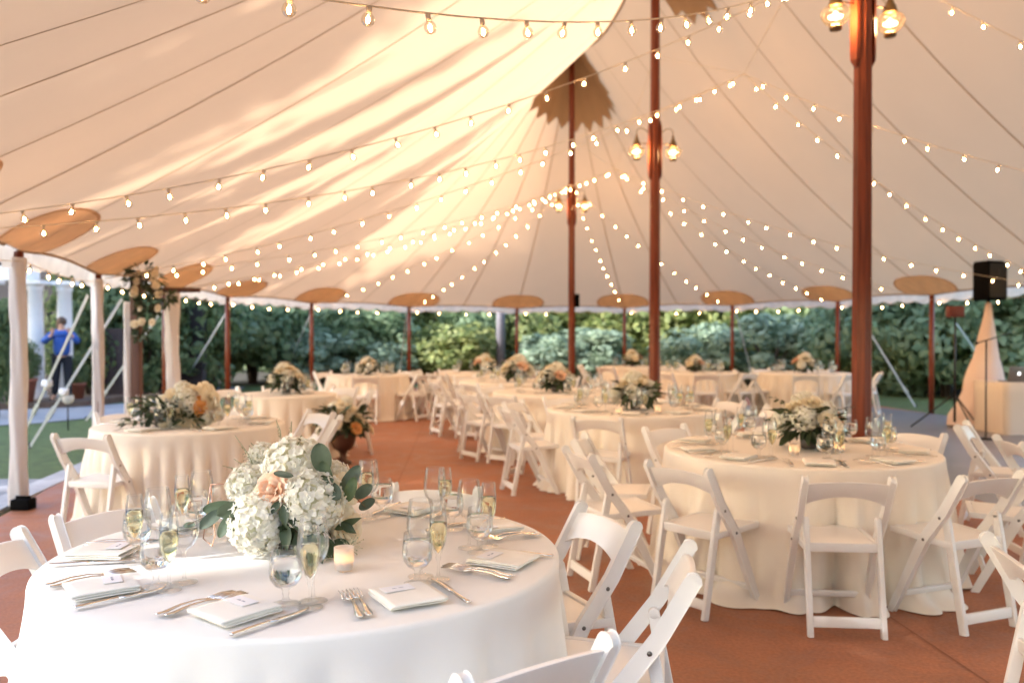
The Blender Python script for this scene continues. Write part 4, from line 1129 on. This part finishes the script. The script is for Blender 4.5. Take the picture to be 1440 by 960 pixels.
for (c, sp, n) in [((0, 0, .22), (.26, .18), 170), ((.02, 0, -.1), (.17, .25), 150), ((-.04, 0, -.42), (.09, .22), 70), ((.26, 0, .0), (.14, .14), 80), ((-.05, 0, .35), (.2, .1), 60)]:
    dark_foliage(m, c, sp, n, r_, (.06, .12), 0, -1, 1)
m.build('foliage', [M_leaf_dark, M_twig], fb)
for i in range(16):
    bloom(fb, R_CREAM[i % 2], 'rose', (r_.uniform(-.1, .3), -.12, r_.uniform(-.35, .35)), (r_.uniform(-.5, .5), -1, .2), r_.uniform(.6, 1.0))

# ------------------------------------------------------------------ speaker corner at right
SP = gp(1390, 600); SP.z = 0
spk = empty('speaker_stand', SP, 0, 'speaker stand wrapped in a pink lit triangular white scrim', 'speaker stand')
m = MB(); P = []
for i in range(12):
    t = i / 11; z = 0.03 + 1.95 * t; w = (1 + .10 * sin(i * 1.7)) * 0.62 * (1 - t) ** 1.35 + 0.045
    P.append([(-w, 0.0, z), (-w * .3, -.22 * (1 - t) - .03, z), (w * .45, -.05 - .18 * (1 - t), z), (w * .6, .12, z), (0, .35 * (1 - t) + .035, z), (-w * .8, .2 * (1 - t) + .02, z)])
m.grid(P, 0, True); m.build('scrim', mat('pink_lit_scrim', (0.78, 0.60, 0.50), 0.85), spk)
m = MB(); m.tube([(0, 0, .02), (0, 0, 2.1)], .02, 8)
for k in range(3): m.tube([(0, 0, .5), (.5 * cos(k * 2.1), .5 * sin(k * 2.1), .02)], .014, 6)
m.build('pole', M_blackmetal, spk)
S2 = Vector((SP.x, SP.y, 2.02)); m = MB()
P = []
for z in (0, .05, .57, .62):
    ins = .012 if z in (0, .62) else 0
    P.append([(-.20 + ins, -.17 + ins, z), (.20 - ins, -.17 + ins, z), (.15 - ins, .17 - ins, z), (-.15 + ins, .17 - ins, z)])
m.grid(P, 0, True, False); m.add(P[0], [(3, 2, 1, 0)], 0, False); m.add(P[-1], [(0, 1, 2, 3)], 0, False)
so = m.build('loudspeaker', M_black, None, .01); so.location = S2; so.rotation_euler = (0, 0, .35); tag(so, 'black loudspeaker box on top of the draped stand', 'loudspeaker')
m = MB(); m.grid([[(-.18, -.175, .04), (.18, -.175, .04)], [(-.18, -.175, .58), (.18, -.175, .58)]], 0); m.tube([(0, -.176, .44), (0, -.1755, .44)], .05, 16)
m.build('grille', mat('speaker_grille', (.02, .02, .02), .8), so)
TP = gp(1343, 604); TP.z = 0; tr = empty('tripod_light_stand', TP, 0, 'black tripod stand carrying a small dark red light box', 'light stand')
m = MB(); m.tube([(0, 0, .12), (0, 0, 1.9)], [.02, .015], 8); m.build('pole', M_blackmetal, tr)
for k in range(3):
    a = k * 2.094 + .5; m = MB(); m.tube([(0, 0, .55), (.62 * cos(a), .62 * sin(a), .012)], .012, 6); m.build('leg', M_blackmetal, tr)
m = MB(); m.box((0, 0, 1.83), (.24, .12, .17)); m.box((0, -.065, 1.83), (.20, .01, .13)); m.build('light_box', M_redbox, tr, .006)
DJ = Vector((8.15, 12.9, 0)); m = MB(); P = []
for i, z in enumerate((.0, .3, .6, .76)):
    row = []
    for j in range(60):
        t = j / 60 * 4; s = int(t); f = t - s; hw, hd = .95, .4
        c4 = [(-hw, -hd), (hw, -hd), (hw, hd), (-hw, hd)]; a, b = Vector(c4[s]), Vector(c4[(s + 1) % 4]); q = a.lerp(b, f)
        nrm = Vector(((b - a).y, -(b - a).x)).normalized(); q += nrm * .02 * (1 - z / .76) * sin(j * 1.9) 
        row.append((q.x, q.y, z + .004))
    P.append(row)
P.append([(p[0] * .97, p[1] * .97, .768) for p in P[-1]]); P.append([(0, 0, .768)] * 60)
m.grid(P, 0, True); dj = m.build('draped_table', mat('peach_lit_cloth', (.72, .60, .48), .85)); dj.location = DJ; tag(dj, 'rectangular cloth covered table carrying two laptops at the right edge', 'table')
def laptop_proto():
    root = empty('laptop'); m = MB(); m.box((0, 0, .009), (.33, .23, .016)); m.build('base', M_laptop, root, .004)
    m = MB(); m.box((0, -.125, .125), (.33, .007, .225), 0, Matrix.Rotation(.18, 3, 'X')); l = m.build('lid', M_laptop, root, .003)
    m = MB(); m.lathe([(.0005, 0), (.022, 0), (.022, .002), (.0005, .002)], 16, (0, -.1302, .125), 0, True, False, Matrix.Rotation(PI / 2 + .18, 3, 'X')); m.build('logo', M_glowlogo, l)
    return root
LAP = Proto(laptop_proto())
LAP.place((7.52, 12.80, .770), .1, 'left of two open laptops on the cloth covered table', 'laptop', 'laptops'); LAP.place((7.92, 12.80, .770), -.05, 'right of two open laptops, at the picture edge', 'laptop', 'laptops')
MP = Vector(((1387 - 720) / 1200 * 12.0, 12.0, 0)); mi_ = empty('microphone_stand', MP, 0, 'thin dark microphone stand with a boom arm before the scrim', 'microphone stand')
m = MB(); m.lathe([(.0005, 0), (.13, 0), (.13, .02), (.02, .035), (.0005, .035)], 18); m.build('base', M_blackmetal, mi_)
m = MB(); m.tube([(0, 0, .03), (0, 0, 1.40)], .012, 8); m.build('pole', M_blackmetal, mi_)
m = MB(); m.tube([(-.12, 0, 1.36), (.34, 0, 1.50)], .008, 6); m.ball((-.14, 0, 1.355), (.025, .025, .025), 0, 8, 6); m.build('boom_arm', M_blackmetal, mi_)

# ------------------------------------------------------------------ pavilion at left
pv = empty('columned_building', (-10.3, 19, 0.1), 0, 'dark building front with white columns seen beyond the left tent edge', 'building')
m = MB(); m.box((-2.2, 2.5, 2.2), (9.5, .3, 4.4)); m.build('wall', M_wall, pv)
def column(x, y):
    m = MB(); m.lathe([(.0005, 0), (.24, 0), (.24, .08), (.20, .09), (.22, .14), (.19, .18), (.165, .22), (.165, .9), (.155, 1.6), (.14, 2.28), (.17, 2.31), (.15, 2.34), (.19, 2.42), (.0005, 2.42)], 20, (x, y, 0)); m.box((x, y, 2.46), (.44, .44, .08))
    m.build('column', M_white, pv)
for px, Y in ((50, 17.95), (91, 18.3), (-16, 17.7)):
    column((px - 720) / 1200 * Y + 10.3, Y - 19)
m = MB(); m.box((-2.2, -.8, 2.66), (4.6, .5, .30)); m.build('entablature', M_white, pv)
m = MB(); m.box((.85, 2.33, 1.05), (1.1, .05, 2.1)); m.build('door', M_brownwall, pv)
m = MB(); m.box((-1.9, 2.33, 1.5), (1.2, .05, 1.3)); m.build('window', mat('dark_window', (.02, .025, .03), .15), pv)
mb = MB(); mb.box((0, 0, .8), (.95, .2, 1.6)); 
for k in range(5): mb.box((-.4 + .2 * k, -.11, .8), (.02, .02, 1.56))
sh = mb.build('board_fence', M_brownwall); sh.location = ((167 - 720) / 1200 * 19.5, 19.5, 0); tag(sh, 'dark brown board panel behind the wrapped posts at left', 'fence panel')

# leaf masses
def leaf_cloud(pts_fn, n, size, r_, mi=0, mix=False):
    m = MB()
    for i in range(n):
        p, nrm = pts_fn(r_)
        if mix:
            q_ = noise.noise(p * .55 + Vector((7, 1, 3))) + .25 * noise.noise(p * 2.2); mi = 2 if q_ > .14 else (1 if q_ > -.15 else 0)  # noise patches of bright leaves stand in for sunlit bits
        d = Vector((r_.gauss(0, 1), r_.gauss(0, 1), r_.gauss(0, .7))).normalized(); u = (nrm + Vector((r_.gauss(0, .4), r_.gauss(0, .4), r_.gauss(.25, .4)))).normalized()
        s = u.cross(d)
        if s.length < .05: continue
        s.normalize(); d = s.cross(u); L_ = size * r_.uniform(.4, 1.55); w = L_ * .55
        m.add([p - d * L_ / 2, p + s * w / 2, p + d * L_ / 2 + u * L_ * .1, p - s * w / 2], [(0, 1, 2, 3)], mi, False)
    return m
def crown_fn(rx, ry, rz, lumps, seed, fill=0.35):
    r0 = random.Random(seed); cs = []
    for i in range(lumps):
        a = r0.uniform(0, 2 * PI); z = r0.uniform(-.98, .9); q = math.sqrt(max(.25 if z < -.5 else 0, 1 - z * z)) * r0.uniform(.45, .9)
        cs.append((Vector((cos(a) * q * rx, sin(a) * q * ry, z * rz * .75)), r0.uniform(.18, .46)))
    def fn(r_):
        c, k = r_.choice(cs); d = Vector((r_.gauss(0, 1), r_.gauss(0, 1), r_.gauss(0, 1))).normalized()
        rr = (1 - fill * r_.random() ** 2)
        return c + Vector((d.x * rx * k, d.y * ry * k, d.z * rz * k)) * rr, d
    return fn
LEAFM = {  # leaf colours raised above natural to make up for weak daylight
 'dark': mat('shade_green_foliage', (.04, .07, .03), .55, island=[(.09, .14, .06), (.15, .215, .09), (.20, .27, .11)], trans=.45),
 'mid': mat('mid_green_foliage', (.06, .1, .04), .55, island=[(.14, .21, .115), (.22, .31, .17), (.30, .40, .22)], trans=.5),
 'bright': mat('sun_painted_foliage', (.1, .14, .04), .5, island=[(.16, .21, .07), (.28, .33, .11), (.42, .43, .16)], trans=.45),  # sunlight on the leaves is painted in as yellower colours
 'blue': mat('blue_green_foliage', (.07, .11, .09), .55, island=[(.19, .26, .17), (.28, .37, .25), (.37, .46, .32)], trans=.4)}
SHRUB = {}
for i, kind in enumerate(LEAFM):
    SHRUB[kind] = [leaf_cloud(crown_fn(1, 1, 1, 34, 50 + i + 17 * v, .3), 4600, .15, random.Random(60 + i + v)).mesh('foliage', LEAFM[kind]) for v in range(3)]
stem_m = MB()
for k in range(5): stem_m.tube([(0.04 * cos(k * 1.3), 0.04 * sin(k * 1.3), -1.0), (.1 * cos(k * 1.3), .1 * sin(k * 1.3), -.5), (.4 * cos(k * 1.3), .4 * sin(k * 1.3), .2)], [.03, .025, .012], 6)
STEM = stem_m.mesh('stem', M_bark)
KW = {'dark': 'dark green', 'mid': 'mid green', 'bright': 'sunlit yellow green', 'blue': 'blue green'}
def shrub(px, Y, r, h, kind, label, name='shrub', cat='shrub', squash=1.0):
    root = empty(name, ((px - 720) / 1200 * Y, Y, h / 2 - .03), rnd.uniform(0, 6), label, cat, 'shrubs and hedge plants beyond the tent'); root.scale = (r, r * squash, h / 2)
    inst('foliage', SHRUB[kind][int(px) % 3], root); inst('stem', STEM, root)
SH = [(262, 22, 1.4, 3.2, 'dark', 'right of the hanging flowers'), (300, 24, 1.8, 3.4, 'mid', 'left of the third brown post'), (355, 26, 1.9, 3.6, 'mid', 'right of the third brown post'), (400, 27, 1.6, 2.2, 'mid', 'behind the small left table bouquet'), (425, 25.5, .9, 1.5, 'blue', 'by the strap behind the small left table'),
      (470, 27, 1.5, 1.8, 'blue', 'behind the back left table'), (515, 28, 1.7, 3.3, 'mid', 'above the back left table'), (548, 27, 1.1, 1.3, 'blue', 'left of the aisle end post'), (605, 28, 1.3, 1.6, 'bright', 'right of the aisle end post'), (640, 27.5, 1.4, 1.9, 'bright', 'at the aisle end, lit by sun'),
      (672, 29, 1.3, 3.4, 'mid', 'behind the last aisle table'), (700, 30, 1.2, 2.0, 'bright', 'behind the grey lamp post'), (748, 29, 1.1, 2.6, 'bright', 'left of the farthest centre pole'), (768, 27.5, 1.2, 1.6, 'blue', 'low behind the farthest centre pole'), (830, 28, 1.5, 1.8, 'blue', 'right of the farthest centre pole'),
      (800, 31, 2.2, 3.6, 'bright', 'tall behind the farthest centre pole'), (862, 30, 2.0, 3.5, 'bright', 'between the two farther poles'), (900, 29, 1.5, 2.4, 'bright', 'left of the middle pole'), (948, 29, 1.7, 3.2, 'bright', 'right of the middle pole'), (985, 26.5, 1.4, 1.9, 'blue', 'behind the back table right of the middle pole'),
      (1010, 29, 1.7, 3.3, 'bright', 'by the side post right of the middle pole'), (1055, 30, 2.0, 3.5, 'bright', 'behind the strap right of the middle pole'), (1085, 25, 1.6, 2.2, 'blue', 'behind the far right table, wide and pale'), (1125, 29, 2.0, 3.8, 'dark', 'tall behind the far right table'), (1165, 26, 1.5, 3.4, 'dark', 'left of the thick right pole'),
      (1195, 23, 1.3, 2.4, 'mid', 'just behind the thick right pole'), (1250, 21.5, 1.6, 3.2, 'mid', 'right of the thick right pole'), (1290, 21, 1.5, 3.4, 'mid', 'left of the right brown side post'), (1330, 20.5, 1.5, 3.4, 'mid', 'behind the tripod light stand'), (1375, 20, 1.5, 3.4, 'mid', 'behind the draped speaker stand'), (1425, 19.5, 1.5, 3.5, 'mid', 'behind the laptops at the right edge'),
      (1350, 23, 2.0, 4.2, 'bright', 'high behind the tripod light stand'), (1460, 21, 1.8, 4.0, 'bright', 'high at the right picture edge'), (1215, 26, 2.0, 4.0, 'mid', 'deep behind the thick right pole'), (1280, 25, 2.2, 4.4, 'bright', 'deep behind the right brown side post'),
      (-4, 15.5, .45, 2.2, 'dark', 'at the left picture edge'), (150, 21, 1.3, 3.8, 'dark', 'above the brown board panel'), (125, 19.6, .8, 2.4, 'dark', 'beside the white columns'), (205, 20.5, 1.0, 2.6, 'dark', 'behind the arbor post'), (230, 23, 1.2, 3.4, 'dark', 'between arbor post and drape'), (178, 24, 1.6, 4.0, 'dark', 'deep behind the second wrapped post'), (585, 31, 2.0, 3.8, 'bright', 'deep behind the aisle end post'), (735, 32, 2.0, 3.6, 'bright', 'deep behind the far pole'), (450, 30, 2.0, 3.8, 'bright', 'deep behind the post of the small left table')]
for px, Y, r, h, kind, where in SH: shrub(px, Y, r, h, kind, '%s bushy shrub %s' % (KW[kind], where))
# far hedge: one mass
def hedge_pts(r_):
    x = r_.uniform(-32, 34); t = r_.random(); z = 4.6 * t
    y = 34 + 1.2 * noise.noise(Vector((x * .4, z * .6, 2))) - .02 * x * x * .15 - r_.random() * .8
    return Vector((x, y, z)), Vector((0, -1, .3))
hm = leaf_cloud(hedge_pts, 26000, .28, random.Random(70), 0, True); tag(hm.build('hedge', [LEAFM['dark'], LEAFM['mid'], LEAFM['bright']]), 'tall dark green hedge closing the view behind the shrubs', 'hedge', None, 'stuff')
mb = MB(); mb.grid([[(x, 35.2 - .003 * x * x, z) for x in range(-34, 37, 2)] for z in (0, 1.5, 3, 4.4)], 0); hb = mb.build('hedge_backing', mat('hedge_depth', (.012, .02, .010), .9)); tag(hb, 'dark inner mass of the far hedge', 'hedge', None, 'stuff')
# potted plants by the columns
def pot(px, Y, s, lab):
    root = empty('potted_plant', ((px - 720) / 1200 * Y, Y, .10), 0, lab, 'potted plant', 'terracotta pots by the columns')
    m = MB(); m.lathe([(.0005, 0), (.17 * s, 0), (.24 * s, .42 * s), (.26 * s, .42 * s), (.26 * s, .48 * s), (.22 * s, .48 * s), (.0005, .44 * s)], 18); m.build('pot', M_terra, root)
    f = inst('foliage', SHRUB['dark'][0], root, (0, 0, .85 * s)); f.scale = (.30 * s, .30 * s, .45 * s)
pot(33, 17.3, 1.0, 'terracotta pot with a leafy bush at the foot of the left column'); pot(108, 18.2, .7, 'small terracotta pot right of the blue shirted person')
# path lamps and grey lamp post
m = MB(); m.tube([(0, 0, -.03), (0, 0, .42)], .012, 6, 1); m.ball((0, 0, .50), (.09, .09, .09), 0, 14, 9); m.lathe([(.07, .555), (.09, .56), (.03, .60), (.0005, .605)], 12, (0, 0, 0), 1)
pl_ = m.build('path_lamp', [M_frost, M_blackmetal]); q = gp(95, 602, 0); pl_.location = (q.x, q.y, -.03); tag(pl_, 'small globe path lamp on a black stick beside the path', 'path lamp')
m = MB(); m.tube([(0, 0, -.03), (0, 0, 4.5)], .14, 12); gpost = m.build('grey_post', mat('grey_painted_metal', (.16, .15, .17), .6)); gpost.location = ((704 - 720) / 1200 * 27, 27, 0); tag(gpost, 'plain grey post standing among the shrubs beyond the far eave', 'post')

# ------------------------------------------------------------------ person
def skin_mesh(name, verts, edges, radii, mat_, parent=None, levels=1, root=0):
    me = bpy.data.meshes.new(name); me.from_pydata(verts, edges, []); o = bpy.data.objects.new(name, me); COL.objects.link(o)
    md = o.modifiers.new('s', 'SKIN'); sd = o.modifiers.new('ss', 'SUBSURF'); sd.levels = levels; sd.render_levels = levels
    for i, r in enumerate(radii):
        r = r if isinstance(r, tuple) else (r, r)
        me.skin_vertices[0].data[i].radius = r
    me.skin_vertices[0].data[root].use_root = True
    dg = bpy.context.evaluated_depsgraph_get(); nm = bpy.data.meshes.new_from_object(o.evaluated_get(dg)); bpy.data.objects.remove(o)
    nm.name = name; nm.materials.clear(); nm.materials.append(mat_)
    for p in nm.polygons: p.use_smooth = True
    r_o = inst(name, nm, parent); return r_o
PP = Vector(((87 - 720) / 1200 * 17.75, 17.75, .10))
per = empty('person', PP, 0.25, 'person in royal blue shirt and dark trousers raising both hands by the white columns', 'person')
V = [(0, 0, .93), (0, 0, 1.12), (0, -.01, 1.32), (0, 0, 1.41), (0, -.01, 1.48), (0, -.015, 1.60),
     (.10, 0, .88), (.11, -.01, .50), (.12, .03, .09), (.13, -.12, .045), (-.10, 0, .88), (-.12, .0, .50), (-.15, .04, .09), (-.17, -.11, .045),
     (.19, 0, 1.37), (.33, -.10, 1.20), (.24, -.28, 1.36), (-.19, 0, 1.37), (-.34, -.10, 1.20), (-.12, -.28, 1.36),
     (.21, -.33, 1.42), (-.09, -.33, 1.42)]
E_ = [(0, 1), (1, 2), (2, 3), (3, 4), (4, 5), (0, 6), (6, 7), (7, 8), (8, 9), (0, 10), (10, 11), (11, 12), (12, 13), (3, 14), (14, 15), (15, 16), (3, 17), (17, 18), (18, 19), (16, 20), (19, 21)]
Rr = [(.07, .05), (.10, .07), (.17, .11), (.12, .08), .055, (.08, .095), .05, .05, .04, .035, .05, .05, .04, .035, .06, .045, .03, .06, .045, .03, .035, .035]
for hb_, base in ((20, (.21, -.33, 1.42)), (21, (-.09, -.33, 1.42))):
    for k in range(5):
        i0 = len(V); dx = (k - 2) * .018
        V += [(base[0] + dx, base[1] - .02, base[2] + .045), (base[0] + dx * 1.1, base[1] - .035, base[2] + (.085 if k not in (0, 4) else .068))]
        E_ += [(hb_, i0), (i0, i0 + 1)]; Rr += [.0095, .008]
skin_mesh('body', V, E_, Rr, M_skin, per)
fV = [(0, 0, .88), (0, 0, 1.12), (0, -.01, 1.32), (0, 0, 1.42), (.19, 0, 1.37), (.33, -.10, 1.20), (.26, -.25, 1.33), (-.19, 0, 1.37), (-.34, -.10, 1.20), (-.15, -.25, 1.33)]
skin_mesh('shirt', fV, [(0, 1), (1, 2), (2, 3), (3, 4), (4, 5), (5, 6), (3, 7), (7, 8), (8, 9)], [(.19, .135), (.17, .125), (.20, .135), (.115, .10), .085, .068, .05, .085, .068, .05], M_blue, per)
skin_mesh('trousers', [(0, 0, 1.03), (.10, 0, .88), (.11, -.01, .50), (.12, .03, .10), (-.10, 0, .86), (-.12, 0, .50), (-.15, .04, .10)], [(0, 1), (1, 2), (2, 3), (0, 4), (4, 5), (5, 6)], [(.175, .13), .115, .088, .075, .115, .088, .075], M_navy, per)
m = MB(); m.ball((-.01, .03, 1.64), (.10, .105, .10), 0, 14, 10); m.ball((-.05, .05, 1.55), (.075, .09, .12), 0, 12, 8); m.build('hair', M_hair, per)
m = MB()
for sx in (-1, 1): m.ball((sx * .033, -.098, 1.615), (.012, .008, .008), 0, 8, 5)
m.build('eye', mat('dark_eye', (.02, .015, .01), .3), per)
m = MB(); m.ball((0, -.112, 1.585), (.014, .018, .022), 0, 8, 6); m.build('nose', M_skin, per)
m = MB(); m.ball((0, -.10, 1.545), (.024, .008, .007), 0, 8, 5); m.build('mouth', mat('lips', (.4, .14, .12), .5), per)

# ------------------------------------------------------------------ tall trees outside, left, that break up the low sun
def tall_tree(x, y, h, rx, rz, zc, seed, n, size, lab, kind='dark'):
    root = empty('tall_tree', (x, y, 0), 0, lab, 'tree', 'tall trees left of the tent')
    inst('crown', leaf_cloud(crown_fn(rx, rx, rz, 16, seed, .6), n, size, random.Random(seed)).mesh('crown', LEAFM[kind]), root, (0, 0, zc))
    m = MB(); m.tube([(0, 0, -.1), (.1, 0, h * .35), (0, .1, h * .7), (0, 0, h * .95)], [.28, .22, .14, .05], 8)
    for k in range(7):
        a = k * 2.1; z = h * (.3 + .08 * k); m.tube([(0, 0, z), (rx * .5 * cos(a), rx * .5 * sin(a), z + 1.2)], [.09, .03], 6)
    m.build('trunk', M_bark, root)
SUN_EL, SUN_AZ = 24.0, 206.0     # direction towards the sun in plan, degrees from +x
sd = Vector((cos(rad(SUN_AZ)), sin(rad(SUN_AZ)), 0)); sp_ = Vector((-sd.y, sd.x, 0))
TREES = [(-4.6, 16.8, 1.8, 6.2, 10.6, 4600, .42), (-1.4, 16.4, 1.7, 6.2, 10.2, 4600, .42), (2.4, 16.5, 1.8, 6.2, 10.3, 4600, .42), (6.6, 17.2, 2.0, 6.4, 10.8, 4600, .42), (9.8, 17.2, 2.2, 6.4, 10.8, 4600, .42),
         (-13.0, 23.0, 3.2, 9.0, 13.5, 8000, .5), (-8.6, 23.0, 2.4, 9.0, 14.0, 7500, .45), (-5.6, 21.8, 1.5, 8.4, 13.4, 5000, .42), (-3.4, 17.6, 1.8, 6.5, 11.0, 5200, .42), (-2.4, 19.6, .5, 6.6, 12.4, 2200, .38),
         (-.6, 20.6, .6, 7.0, 13.2, 2600, .38), (.6, 17.4, 2.0, 6.4, 10.8, 5600, .42), (1.5, 19.0, .45, 6.4, 12.0, 2000, .38), (3.1, 20.8, .7, 7.2, 13.2, 2800, .4), (4.4, 17.8, 2.0, 6.5, 11.0, 5600, .42), (5.6, 21.0, .9, 7.2, 13.2, 3400, .42), (7.0, 23.5, 1.0, 9.0, 14.5, 4200, .42),
         (8.4, 21.8, 2.0, 8.4, 13.0, 6500, .5), (12.0, 20.6, 2.2, 8.4, 12.0, 7000, .5)]
TREE_CENTRE = Vector((0.3, 11.0, 0)); 
ORD = ['first low one', 'second low one', 'third low one', 'fourth low one', 'fifth low one', 'first', 'second', 'third', 'fourth', 'fifth', 'sixth', 'seventh', 'eighth', 'ninth', 'tenth', 'eleventh', 'twelfth', 'thirteenth', 'last']
def build_trees():
    for i, (lat, h, rx, rz, zc, n, size) in enumerate(TREES):
        if -9 < lat < 4.5: lat += 1.5
        p = TREE_CENTRE + sd * 31.0 - sp_ * lat
        tall_tree(p.x, p.y, h, rx, rz, zc, 90 + i, n, size, 'tall dark tree left of the tent, %s of its row from the camera' % ORD[i])
build_trees()
for i, (x, y, h, rx, rz) in enumerate([(-13, -9, 9, 3.4, 4.2), (-6, -12, 9, 3.6, 4.2), (1, -12.5, 8.5, 3.6, 4.0), (8, -12, 9, 3.6, 4.2), (14, -9, 9, 3.4, 4.2)]):  # unseen trees added behind the camera to cut skylight on the front table
    tall_tree(x, y, h, rx, rz, h - rz, 130 + i, 7000, .5, 'broad unseen tree added behind the camera, %s from the left' % ['first', 'second', 'third', 'fourth', 'fifth'][i])

# ------------------------------------------------------------------ light, camera
w = bpy.data.worlds.new('World'); SC.world = w; w.use_nodes = True
nt = w.node_tree; bg = nt.nodes['Background']
sky = nt.nodes.new('ShaderNodeTexSky'); sky.sky_type = 'NISHITA'; sky.sun_disc = False
sky.sun_elevation = rad(SUN_EL); sky.sun_rotation = rad(90 - SUN_AZ); sky.altitude = 0; sky.air_density = 1.0; sky.dust_density = 1.5
nt.links.new(sky.outputs['Color'], bg.inputs['Color']); bg.inputs['Strength'].default_value = 0.15
sl = bpy.data.lights.new('sun', 'SUN'); sl.energy = 2.0; sl.angle = rad(0.5); sl.color = (1.0, 0.97, 0.95)
so_ = bpy.data.objects.new('sun', sl); COL.objects.link(so_)
to_sun = Vector((cos(rad(SUN_AZ)) * cos(rad(SUN_EL)), sin(rad(SUN_AZ)) * cos(rad(SUN_EL)), sin(rad(SUN_EL))))
so_.rotation_euler = to_sun.to_track_quat('Z', 'Y').to_euler(); so_.location = to_sun * 60

cd = bpy.data.cameras.new('camera'); cam = bpy.data.objects.new('camera', cd); COL.objects.link(cam); SC.camera = cam
cam.location = (0, 0, CAM_H); cam.rotation_euler = (rad(90 - 0.573), 0, 0)
cd.lens = 30; cd.sensor_width = 36; cd.clip_start = 0.05; cd.clip_end = 1500
cd.dof.use_dof = True; cd.dof.focus_distance = 2.7; cd.dof.aperture_fstop = 2.4; cd.dof.aperture_blades = 0
vs_ = SC.view_settings; vs_.view_transform = 'Standard'; vs_.look = 'None'; vs_.exposure = 2.53; vs_.gamma = 1.0; vs_.use_curve_mapping = False
cy = SC.cycles
cy.max_bounces = 12; cy.transparent_max_bounces = 24; cy.transmission_bounces = 10; cy.diffuse_bounces = 5; cy.glossy_bounces = 4
cy.caustics_reflective = False; cy.caustics_refractive = False; cy.use_denoising = True
cy.sample_clamp_indirect = 6.0
